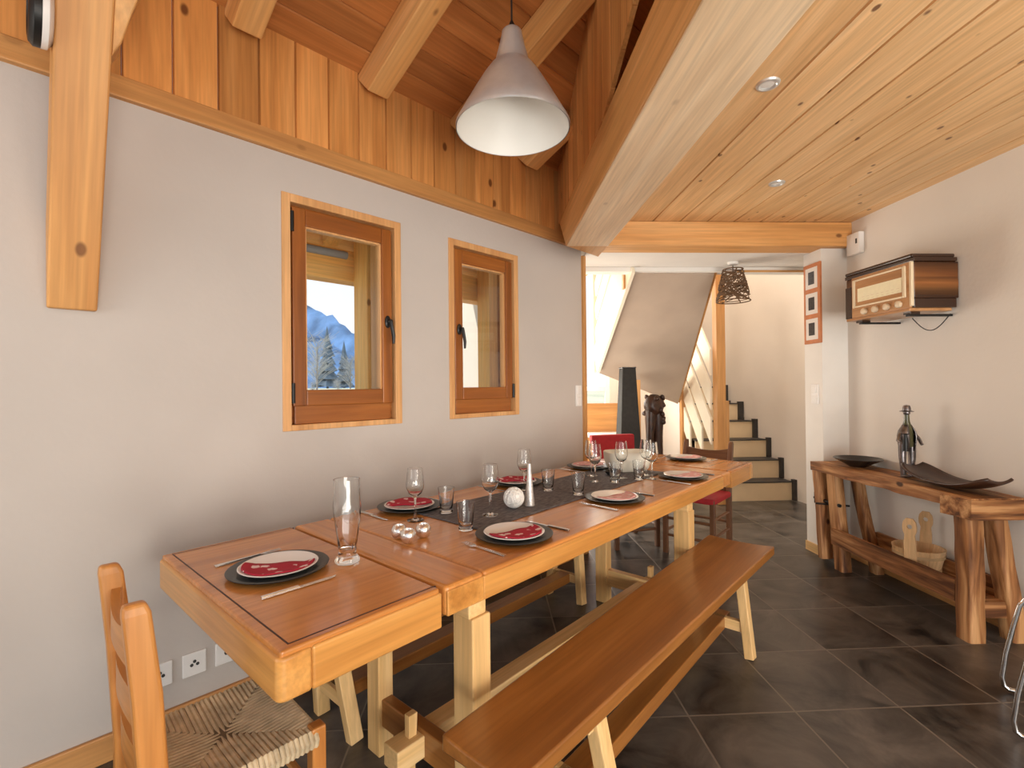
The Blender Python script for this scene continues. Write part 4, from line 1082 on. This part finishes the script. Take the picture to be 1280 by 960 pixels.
rough_leg((0.262, 0.045, 0), (0.180, 0.060, WH - 0.10), 0.075, 0.08)
rough_leg((0.065, 0.99, 0), (0.060, 1.06, zl), 0.075, 0.085)
rough_leg((0.255, 0.93, 0), (0.190, 1.03, zl), 0.06, 0.07)
# vise jaw board and its screw
rough_leg((0.035, 1.13, 0.04), (0.040, 1.185, zl), 0.085, 0.05, 'vise_jaw')
m = MB(); m.tube([(0.04, 0.98, 0.45), (0.04, 1.25, 0.45)], 0.012, n=10); m.tube([(0.04, 1.245, 0.41), (0.04, 1.245, 0.49)], 0.008, n=8); m.tube([(-0.02, 1.15, .43), (0.16, 1.05, .43)], 0.007, n=8)
m.build('vise_screw', M_black_metal, wb, smooth=True)
m = MB(); rough_slab(m, 0.006, 0.034, 0.10, 1.03, 0.175, 0.285, nx=2, ny=14, amp=0.003); m.build('front_rail', OLD['y'], wb, smooth=True, angle=50)
m = MB(); rough_slab(m, 0.262, 0.285, 0.10, 0.95, 0.175, 0.275, nx=2, ny=14, amp=0.003, seed=2); m.build('rear_rail', OLD['y'], wb, smooth=True, angle=50)
m = MB(); rough_slab(m, 0.06, 0.26, 0.03, 0.10, 0.12, 0.20, nx=4, ny=2, amp=0.003, seed=3); m.build('end_rail', OLD['x'], wb, smooth=True, angle=50)
m = MB(); rough_slab(m, 0.034, 0.262, 0.10, 1.0, 0.160, 0.180, nx=3, ny=14, amp=0.002, seed=5); m.build('shelf', OLD['y'], wb, smooth=True, angle=50)
def CP(x, y, z): 
    return Vector((CX + x * math.cos(CR) - y * math.sin(CR), CY + x * math.sin(CR) + y * math.cos(CR), z))

# black bowl
o = MB().lathe([(0, 0), (0.050, 0), (0.056, 0.004), (0.095, 0.028), (0.142, 0.052), (0.146, 0.056), (0.142, 0.059), (0.09, 0.037), (0.05, 0.012), (0, 0.010)], n=40).build('black_bowl', M_bowl, smooth=True)
o.location = CP(0.155, 0.96, WH + 0.003); tag(o, 'wide shallow black bowl at the far end of the old workbench', 'bowl')
# long curved dish
m = MB()
def dish(i, j):
    a = 2 * i - 1; b = 2 * j - 1
    w = 0.105 * (1 - 0.10 * a * a) ; w *= (1 - abs(a) ** 9 * .35)
    z = 0.012 + 0.066 * abs(a) ** 2.2 + 0.020 * b * b
    return Vector((b * w, 0.262 * a, z))
m.grid(dish, 36, 12)
o = m.build('long_dish', DISH, smooth=True, solid=0.012, loc=CP(0.150, 0.255, WH + 0.001), rot=CR - 0.02); tag(o, 'long curved dark wooden dish at the near end of the workbench', 'dish')
# metal bottle figure
fg = thing('bottle_figure', 'welded metal figure in a hat holding a wine bottle on the workbench', 'figurine', CP(0.175, 0.575, WH + 0.002), 0.1)
m = MB()
for sx in (-1, 1):
    m.tube([(sx * 0.026, -0.0, 0.004), (sx * 0.030, 0, 0.05), (sx * 0.034, 0, 0.13), (sx * 0.030, 0, 0.215)], [0.017, 0.015, 0.020, 0.024], n=12)
    m.ball((sx * 0.028, -0.018, 0.010), 0.02, 2, (0.9, 1.6, 0.5))
m.build('trousers', M_figure, fg, smooth=True)
m = MB()
nseg = 18; pr = [(0.038, 0.16), (0.047, 0.20), (0.051, 0.25), (0.045, 0.28), (0.033, 0.300), (0.022, 0.318)]
for a0, a1 in ((0.35 * PI, 2.65 * PI - PI * .35 + .0 - PI * 0.35),):
    rows = [[m.bm.verts.new((r * math.cos(-PI / 2 + 0.45 + (2 * PI - 0.9) * k / nseg), r * .85 * math.sin(-PI / 2 + 0.45 + (2 * PI - 0.9) * k / nseg), z)) for k in range(nseg + 1)] for r, z in pr]
    for A_, B_ in zip(rows, rows[1:]):
        for k in range(nseg): m.bm.faces.new((A_[k], A_[k + 1], B_[k + 1], B_[k]))
m.build('coat', M_figure, fg, smooth=True, solid=0.005)
m = MB(); m.lathe([(0, 0.185), (0.030, 0.185), (0.031, 0.19), (0.031, 0.275), (0.026, 0.300), (0.0145, 0.345), (0.0135, 0.385), (0, 0.386)], n=24); m.build('wine_bottle', M_bottle, fg, smooth=True)
m = MB()
m.tube([(-0.048, 0, 0.265), (-0.075, -0.010, 0.225), (-0.066, -0.045, 0.205), (-0.060, -0.060, 0.215)], [0.011, 0.010, 0.008, 0.009], n=8)
m.build('arm', M_figure, fg, smooth=True); m = MB()
m.tube([(0.048, 0, 0.265), (0.070, -0.015, 0.228), (0.060, -0.040, 0.200)], [0.011, 0.010, 0.009], n=8); m.build('arm', M_figure, fg, smooth=True)
m = MB(); m.lathe([(0, 0), (0.014, 0.0), (0.015, 0.05), (0.010, 0.10), (0.022, 0.103), (0.006, 0.106), (0, 0.106)], c=(-0.066, -0.052, 0.165), n=12); m.build('jug', M_black_metal, fg, smooth=True)
m = MB(); m.ball((0, 0, 0.393), 0.019, 2, (1, 1, 1.1)); m.build('head', M_figure, fg, smooth=True)
m = MB(); m.lathe([(0, 0.400), (0.036, 0.398), (0.037, 0.401), (0.022, 0.406), (0.020, 0.425), (0.016, 0.436), (0, 0.440)], n=20); m.build('hat', M_figure, fg, smooth=True)
# wooden tub with two tall handles
tbk = thing('wooden_tub', 'pale wooden stave tub with two tall handles on the workbench shelf', 'tub', CP(0.148, 0.475, 0.183), 0.55)
n = 18
for k in range(1):
    m = MB(); R0, R1, hh = 0.094, 0.128, 0.150
    for q in range(n):
        a0, a1 = 2 * PI * q / n + 0.006, 2 * PI * (q + 1) / n - 0.006
        def pp(a, r, z): return (r * math.cos(a), r * math.sin(a), z)
        m.hexa([pp(a0, R0 - .011, 0), pp(a0, R0, 0), pp(a1, R0, 0), pp(a1, R0 - .011, 0), pp(a0, R1 - .011, hh), pp(a0, R1, hh), pp(a1, R1, hh), pp(a1, R1 - .011, hh)])
    m.lathe([(0, 0.002), (R0 - .006, 0.002), (R0 - .006, 0.012), (0, 0.012)], n=32)
    m.build('staves', TUB['z'], tbk)
for z, nm in ((0.035, 'hoop'), (0.112, 'hoop')):
    r = 0.094 + (0.128 - 0.094) * z / 0.15
    MB().lathe([(r - .001, z - .008), (r + .004, z - .008), (r + .005, z + .008), (r + .0015, z + .008)], n=40, close=True).build(nm, M_tub_band, tbk, smooth=True)
for sg in (-1, 1):
    m = MB(); P = []
    out = [(-0.030, 0.06), (0.030, 0.06), (0.028, 0.20), (0.024, 0.24), (0.033, 0.285), (0.030, 0.315), (0.016, 0.335), (-0.016, 0.335), (-0.030, 0.315), (-0.033, 0.285), (-0.024, 0.24), (-0.028, 0.20)]
    # plate with a round hole: ring strip between outline and hole in the head
    def xz(p): 
        z = p[1]; return (sg * (0.100 + 0.030 * min(z, .15) / 0.15 + 0.001), p[0], z)
    hc = (0, 0.288); nh = 12
    hole = [(hc[0] + 0.013 * math.cos(2 * PI * k / nh), hc[1] + 0.013 * math.sin(2 * PI * k / nh)) for k in range(nh)]
    th = 0.012
    def addface(loop):
        vs = [m.bm.verts.new(xz(p)) for p in loop]; m.bm.faces.new(vs)
    low = [(-0.030, 0.06), (0.030, 0.06), (0.028, 0.20), (0.024, 0.24), (-0.024, 0.24), (-0.028, 0.20)]
    addface(low)
    head = [(0.024, 0.24), (0.033, 0.265), (0.034, 0.29), (0.030, 0.315), (0.016, 0.335), (-0.016, 0.335), (-0.030, 0.315), (-0.034, 0.29), (-0.033, 0.265), (-0.024, 0.24), (-0.008, 0.24), (0.008, 0.24)]
    hs = [(hc[0] + 0.013 * math.cos(math.atan2(p[1] - hc[1], p[0])), hc[1] + 0.013 * math.sin(math.atan2(p[1] - hc[1], p[0]))) for p in head]
    for k in range(len(head)):
        j = (k + 1) % len(head); addface([head[k], head[j], hs[j], hs[k]])
    bmesh.ops.remove_doubles(m.bm, verts=m.bm.verts[:], dist=0.0005)
    m.build('handle', TUB['z'], tbk, solid=th)

# ------------------------------------------------------------------ old radio
RX0, RX1, RY0, RY1, RZ0, RZ1 = 2.405, 2.684, 2.665, 3.215, 1.705, 2.035
rd = thing('vintage_radio', 'old walnut cased radio mounted high on the right wall', 'radio', (XR, (RY0 + RY1) / 2, RZ0))
ox, oy, oz = XR, (RY0 + RY1) / 2, RZ0
def rbox(m, x0, x1, y0, y1, z0, z1): return m.box(x0 - ox, x1 - ox, y0 - oy, y1 - oy, z0 - oz, z1 - oz)
H_ = RZ1 - RZ0
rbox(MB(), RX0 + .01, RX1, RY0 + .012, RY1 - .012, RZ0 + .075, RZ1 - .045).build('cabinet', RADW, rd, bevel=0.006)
rbox(MB(), RX0 + .004, RX1 - .012, RY0 + .006, RY1 - .006, RZ1 - .045, RZ1 - .022).build('top_moulding', RADD, rd, bevel=0.004)
rbox(MB(), RX0 + .0, RX1 - .02, RY0 + .012, RY1 - .012, RZ1 - .022, RZ1).build('top_board', RADD, rd, bevel=0.008, seg=3)
rbox(MB(), RX0 + .012, RX1 - .012, RY0 + .014, RY1 - .014, RZ0 + .022, RZ0 + .075).build('lower_moulding', RADD, rd, bevel=0.004)
rbox(MB(), RX0 - .006, RX1 - .03, RY0 + .025, RY1 - .03, RZ0 + .004, RZ0 + .022).build('plinth', RADF, rd, bevel=0.004)
rbox(MB(), RX0 - .002, RX0 + .014, RY0 + .026, RY1 - .075, RZ0 + .022, RZ1 - .045).build('front_panel', RADF, rd, bevel=0.004)
rbox(MB(), RX0 - .004, RX0 + .012, RY0 + .012, RY0 + .028, RZ0 + .03, RZ1 - .045).build('edge_strip', M_bezel, rd, bevel=0.003)
rbox(MB(), RX0 - .004, RX0 + .012, RY1 - .075, RY1 - .020, RZ0 + .022, RZ1 - .10).build('side_panel', RADD, rd, bevel=0.004)
# ivory bezel ring round the dial
m = MB(); by0, by1, bz0, bz1 = RY0 + .048, RY1 - .092, RZ0 + .085, RZ1 - .062; w = 0.022; xx0, xx1 = RX0 - .012, RX0
for (a, b, c, d) in ((by0, by0 + w, bz0, bz1), (by1 - w, by1, bz0, bz1), (by0 + w, by1 - w, bz0, bz0 + .012), (by0 + w, by1 - w, bz1 - .012, bz1)): rbox(m, xx0, xx1, a, b, c, d)
m.build('dial_bezel', M_bezel, rd, bevel=0.005, seg=3)
rbox(MB(), RX0 - .006, RX0 - .001, by0 + w, by1 - w, bz0 + .012, bz1 - .012).build('grille_cloth', RADF, rd)
rbox(MB(), RX0 - .0085, RX0 - .004, by0 + w + .004, by1 - w - .02, bz0 + .035, bz1 - .062).build('dial', M_dial, rd, bevel=0.001, label='cream tuning dial')
m = MB()
for k in range(8): rbox(m, RX0 - .0095, RX0 - .008, by0 + w + .02 + k * .038, by0 + w + .036 + k * .038, bz0 + .044, bz0 + .046)
for k in range(8): rbox(m, RX0 - .0095, RX0 - .008, by0 + w + .02 + k * .038, by0 + w + .040 + k * .038, bz0 + .060, bz0 + .062)
m.build('dial_marks', M_knob, rd)
for k in range(4):
    yk = RY0 + .095 + k * .088
    m = MB(); m.lathe([(0, 0), (0.019, 0), (0.021, 0.004), (0.019, 0.018), (0.014, 0.022), (0, 0.022)], n=20)
    for v in m.bm.verts: v.co = Vector((RX0 - .002 - v.co.z - ox, yk + v.co.x - oy, RZ0 + .052 + v.co.y - oz))
    m.build('knob', M_knob, rd, smooth=True)
for y in (RY0 + .08, RY1 - .10): rbox(MB(), RX0 + .03, RX0 + .09, y - .02, y + .03, RZ0 - .010, RZ0 + .006).build('foot', RADD, rd, bevel=0.002)
for y in (RY0 + .07, RY1 - .12): rbox(MB(), RX0 + .02, XR, y - .012, y + .012, RZ0 - .022, RZ0 - .010).build('bracket', M_black_metal, rd, bevel=0.001)
pts = []
for i in range(17):
    a = i / 16; pts.append((-0.10 + 0.06 * a, (RY0 + .22 - .25 * a * 0.75) - oy, -0.012 - 0.085 * math.sin(PI * a)))
MB().tube(pts, 0.0028, n=6).build('power_cord', M_cord, rd, smooth=True)

# ------------------------------------------------------------------ photo strip on the pier
ps = thing('photo_strip', 'tall orange frame with three small photos on the pier', 'picture frame', (2.489, 3.645, 1.910))
MB().box(-0.016, 0, -0.095, 0.095, -0.305, 0.305).build('frame', M_frame_orange, ps, bevel=0.003)
for z in (-0.195, 0.0, 0.195):
    mo = MB().box(-0.018, -0.014, -0.068, 0.068, z - 0.080, z + 0.080).build('mount', M_mount, ps)
    MB().box(-0.0195, -0.0175, -0.034, 0.034, z - 0.048, z + 0.048).build('photo', M_photo, mo)

# ------------------------------------------------------------------ chair at the right edge
fc_ = thing('folding_chair', 'chrome framed chair cut off by the right edge of the photo', 'chair', (2.21, 1.674, 0), -0.747)
for y in (-0.177, 0.177):
    m = MB(); m.tube([(-0.205, y, 0.012), (-0.232, y, 0.012), (-0.247, y, 0.022), (-0.252, y, 0.06), (-0.240, y, 0.16), (-0.215, y, 0.29), (-0.198, y, 0.37), (-0.165, y, 0.425), (-0.09, y, 0.445), (0.20, y, 0.445)], 0.009, n=10)
    m.build('front_leg', M_chrome, fc_, smooth=True)
    m = MB(); m.tube([(0.27, y * 1.05, 0.012), (0.255, y * 1.05, 0.06), (0.20, y * 1.05, 0.44), (0.245, y * 1.05, 0.64), (0.29, y * 1.05, 0.82)], 0.009, n=10)
    m.build('rear_leg', M_chrome, fc_, smooth=True)
MB().box(-0.06, 0.2, -0.165, 0.165, 0.455, 0.485).build('seat', M_charger, fc_, bevel=0.01)
MB().hexa([(0.215, -0.17, 0.56), (0.23, -0.17, 0.56), (0.23, 0.17, 0.56), (0.215, 0.17, 0.56), (0.27, -0.17, 0.84), (0.285, -0.17, 0.84), (0.285, 0.17, 0.84), (0.27, 0.17, 0.84)]).build('backrest', M_charger, fc_, bevel=0.006)

# ------------------------------------------------------------------ hall: stairs
st = thing('staircase', 'staircase with dark treads and cream risers beyond the passage', 'staircase', (2.5, 5.30, 0))
RIS = 0.212
steps = [(5.34, 3.365, 0), (5.56, 3.352, 0), (5.77, 3.325, 0), (5.97, 3.265, 0), (6.12, 3.16, 0), (6.26, 3.03, 0)]
xl = 2.46
for i, (y, xr, ynext) in enumerate(steps):
    yb = steps[i + 1][0] if i + 1 < len(steps) else 6.698
    MB().box(xl - 2.5, xr - 2.5, y - 5.30, y + 0.02 - 5.30, RIS * i, RIS * (i + 1) - 0.014).build('riser', M_riser, st)
    MB().box(xl - 2.5, xr - 2.5, y - 0.010 - 5.30, 6.695 - 5.30, RIS * (i + 1) - 0.014, RIS * (i + 1)).build('tread', M_tread, st, bevel=0.003)
    MB().box(xr - 2.5, xr + 0.06 - 2.5, y - 0.04 - 5.30, y + 0.015 - 5.30, RIS * i, RIS * (i + 1) + 0.02).build('skirting', M_tread, st)
    if i + 1 < len(steps):
        MB().box(steps[i + 1][1] - 2.5, xr + 0.01 - 2.5, yb - 0.02 - 5.30, yb - 0.005 - 5.30, RIS * (i + 1), RIS * (i + 1) + 0.03).build('skirting', M_tread, st)
MB().box(xl - 2.5, 2.95 - 2.5, 5.37 - 5.30, 6.69 - 5.30, 0, 0.15).build('under_block', M_riser, st)
# newel post and sloping boards of the balustrade
MB().box(2.455 - 2.5, 2.555 - 2.5, 5.19 - 5.30, 5.29 - 5.30, 0, 2.62).build('newel_post', TRIM['z'], st, bevel=0.006)
MB().box(2.56 - 2.5, 2.60 - 2.5, 5.21 - 5.30, 5.28 - 5.30, 0, 1.12).build('newel_block', TRIM['z'], st, bevel=0.006)
MB().box(2.40 - 2.5, 2.45 - 2.5, 6.03 - 5.30, 6.10 - 5.30, 0, 1.55).build('newel_post', TRIM['z'], st, bevel=0.004)
for zf in (-0.12, 0.26, 0.64, 1.02, 1.40):
    m = MB(); hgt = 0.29; zr = zf + 0.85; ya, yb_ = 5.29, 6.03
    if zf < 0.40: ya = 5.29 + (0.52 - zf) / 0.85 * 0.74 if zf < 0.27 else ya
    za = zf + 0.85 * (ya - 5.29) / 0.74
    m.hexa([(2.425 - 2.5, ya - 5.30, za), (2.445 - 2.5, ya - 5.30, za), (2.445 - 2.5, yb_ - 5.30, zr), (2.425 - 2.5, yb_ - 5.30, zr),
            (2.425 - 2.5, ya - 5.30, za + hgt), (2.445 - 2.5, ya - 5.30, za + hgt), (2.445 - 2.5, yb_ - 5.30, zr + hgt), (2.425 - 2.5, yb_ - 5.30, zr + hgt)])
    m.build('balustrade_board', M_slat, st)
MB().box(2.41 - 2.5, 2.46 - 2.5, 5.29 - 5.30, 6.04 - 5.30, 0.42, 0.52).build('bottom_rail', TRIM['y'], st, bevel=0.004)
# upper flight: plastered soffit body with a timber edge and a boarded balustrade
m = MB()
TLp, TRp, BRp, BLp = Vector((1.265, 4.20, 2.26)), Vector((1.975, 4.20, 2.26)), Vector((2.36, 6.05, 1.06)), Vector((1.235, 5.45, 1.44))
def sof(i, j):
    a = TLp.lerp(TRp, i); b = BLp.lerp(BRp, i); p = a.lerp(b, j); return p
n = 14
lo = [[m.bm.verts.new(sof(i / n, j / n)) for j in range(n + 1)] for i in range(n + 1)]
hi = [[m.bm.verts.new(sof(i / n, j / n) + Vector((0, 0, 0.22))) for j in range(n + 1)] for i in range(n + 1)]
for i in range(n):
    for j in range(n):
        m.bm.faces.new((lo[i][j], lo[i][j + 1], lo[i + 1][j + 1], lo[i + 1][j])); m.bm.faces.new((hi[i][j], hi[i + 1][j], hi[i + 1][j + 1], hi[i][j + 1]))
for i in range(n):
    m.bm.faces.new((lo[i][0], lo[i + 1][0], hi[i + 1][0], hi[i][0])); m.bm.faces.new((lo[i][n], hi[i][n], hi[i + 1][n], lo[i + 1][n]))
    m.bm.faces.new((lo[0][i], hi[0][i], hi[0][i + 1], lo[0][i + 1])); m.bm.faces.new((lo[n][i], lo[n][i + 1], hi[n][i + 1], hi[n][i]))
for v in m.bm.verts: v.co -= Vector((2.5, 5.30, 0))
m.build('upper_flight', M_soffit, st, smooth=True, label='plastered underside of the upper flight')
o_ = Vector((2.5, 5.3, 0))
MB().bar(TRp - o_ + Vector((0.012, 0, 0.05)), BRp - o_ + Vector((0.012, 0, 0.05)), 0.02, 0.07).build('stringer', TRIM['x'], st)
MB().bar(TLp - o_ + Vector((-0.03, 0, 0.13)), BLp - o_ + Vector((-0.03, 0.0, 0.13)), 0.03, 0.30).build('stringer', M_slat, st)
for k in range(3):
    dz = 0.40 + 0.26 * k
    MB().bar(TLp - o_ + Vector((-0.03, 0, dz)), BLp - o_ + Vector((-0.03, 0, dz)), 0.02, 0.17).build('balustrade_board', M_slat, st)
MB().box(1.20 - 2.5, 1.26 - 2.5, 4.30 - 5.3, 4.36 - 5.3, 2.16, 3.3).build('newel_post', TRIM['z'], st, bevel=0.004)
MB().box(1.18 - 2.5, 1.23 - 2.5, 5.48 - 5.3, 5.54 - 5.3, 1.45, 2.65).build('newel_post', M_slat, st, bevel=0.004)

# hall window in the back wall
m = MB(); f = 0.06
m.box(hw[0], hw[0] + f, HB + .02, HB + .09, hw[2], hw[3]); m.box(hw[1] - f, hw[1], HB + .02, HB + .09, hw[2], hw[3])
m.box(hw[0] + f, hw[1] - f, HB + .02, HB + .09, hw[2], hw[2] + f); m.box(hw[0] + f, hw[1] - f, HB + .02, HB + .09, hw[3] - f, hw[3])
m.box(hw[0] + f, hw[1] - f, HB + .02, HB + .09, 1.22, 1.29)
wv = struct(m.build('window_3', M_white, bevel=0.004))
MB().box(hw[0] + f, hw[1] - f, HB + .05, HB + .056, hw[2] + f, hw[3] - f).build('window_pane', M_pane, wv)

# wicker shade hanging in the hall
ws_ = thing('wicker_pendant', 'brown woven wicker lamp shade hanging before the stairs', 'lamp', (2.03, 3.98, 1.985))
m = MB(); random.seed(11)
def wr(z): return 0.132 - 0.055 * (z / 0.27)
for k in range(90):
    a0 = random.random() * 2 * PI; z0 = random.uniform(0, 0.27); z1 = random.uniform(0, 0.27); da = random.uniform(0.8, 2.6) * random.choice((-1, 1)); pts = []
    for q in range(9):
        f = q / 8; z = z0 + (z1 - z0) * f; r = wr(z) + random.uniform(-.006, .006); a = a0 + da * f
        pts.append((r * math.cos(a), r * math.sin(a), z))
    m.tube(pts, random.uniform(0.003, 0.0055), n=5)
for z in (0.004, 0.266): m.tube([(wr(z) * math.cos(q * PI / 12), wr(z) * math.sin(q * PI / 12), z) for q in range(24)], 0.005, n=6, closed=True)
m.build('wicker_shade', M_wick, ws_, smooth=True)
MB().tube([(0, 0, 0.20), (0, 0, 0.327)], 0.004, n=6).build('cord', M_cord, ws_)
m = MB(); m.tube([(0.070 * math.cos(a * PI / 2), 0.070 * math.sin(a * PI / 2), 0.266) for a in (0, 2)], 0.003, n=5); m.build('shade_ring', M_black_metal, ws_)
MB().lathe([(0, 0.30), (0.040, 0.305), (0.045, 0.327), (0, 0.327)], n=24).build('ceiling_rose', M_white, ws_, smooth=True)

# cabinet, tower, carving in the hall
cbn = thing('sideboard', 'low wooden cabinet by the bright hall window behind the table', 'cabinet', (1.38, 5.86, 0))
MB().box(-0.26, 0.26, -0.22, 0.22, 0.05, 0.70).build('body', TRIM['x'], cbn, bevel=0.005)
MB().box(-0.28, 0.28, -0.24, 0.23, 0.70, 0.725).build('worktop', M_white, cbn, bevel=0.004)
for sx in (-1, 1):
    d_ = MB().box(min(sx * 0.006, sx * 0.25), max(sx * 0.006, sx * 0.25), -0.236, -0.220, 0.08, 0.68).build('door', TRIM['z'], cbn, bevel=0.003)
    MB().ball((sx * 0.03, -0.246, 0.42), 0.011, 2).build('knob', M_black_metal, d_, smooth=True)
MB().box(-0.26, 0.26, 0.17, 0.21, 0.725, 1.08).build('backboard', TRIM['x'], cbn, bevel=0.004)
MB().box(-0.27, 0.27, -0.20, 0.20, 0.0, 0.05).build('plinth', WIN['x'], cbn)
tw = thing('tower_lamp', 'tall black tapered tower standing behind the red chair', 'lamp', (1.425, 5.0, 0))
zt_ = 1.475
MB().hexa([(-.135, -.135, .03), (.135, -.135, .03), (.135, .135, .03), (-.135, .135, .03), (-.068, -.068, zt_), (.068, -.068, zt_), (.068, .068, zt_), (-.068, .068, zt_)]).build('tower_body', M_towerblk, tw, bevel=0.005)
MB().box(-.16, .16, -.16, .16, 0, .03).build('base', M_towerblk, tw, bevel=0.004)
MB().box(-.072, .072, -.072, .072, zt_, zt_ + .012).build('cap', M_bowl, tw, bevel=0.003)
cv = thing('carved_sculpture', 'dark carved wooden sculpture beside the black tower', 'sculpture', (1.765, 5.2, 0), 0.3)
m = MB()
for (cx_, r0) in ((-0.055, 0.045), (0.055, 0.05)):
    m.tube([(cx_ * 1.3, 0, 0.04), (cx_ * 1.1, 0, 0.40), (cx_ * 0.9, 0.0, 0.75), (cx_ * .7, 0, 0.95), (cx_ * .6, 0, 1.12)], [r0 * .9, r0 * .8, r0, r0 * 1.35, r0 * 1.1], n=14)
m.ball((0, 0, 1.08), 0.10, 3, (1.15, 0.9, 1.2))
for k in range(14):
    a = random.random() * 6.28; m.ball((0.10 * math.cos(a), 0.075 * math.sin(a), 0.90 + random.random() * 0.29), 0.030, 2)
for v in m.bm.verts:
    v.co += mnoise.noise_vector(v.co * 16) * 0.016
m.build('carved_figure', M_carv, cv, smooth=True)
MB().lathe([(0, 0), (0.14, 0), (0.14, 0.035), (0.12, 0.045), (0, 0.045)], n=28).build('base', M_carv, cv, smooth=True)
o = MB().box(1.615, 1.685, 5.40, 5.47, 0, 1.36).build('timber_post', BEAM['z'], bevel=0.004); tag(o, 'slim timber post under the stair between tower and carving', 'post')
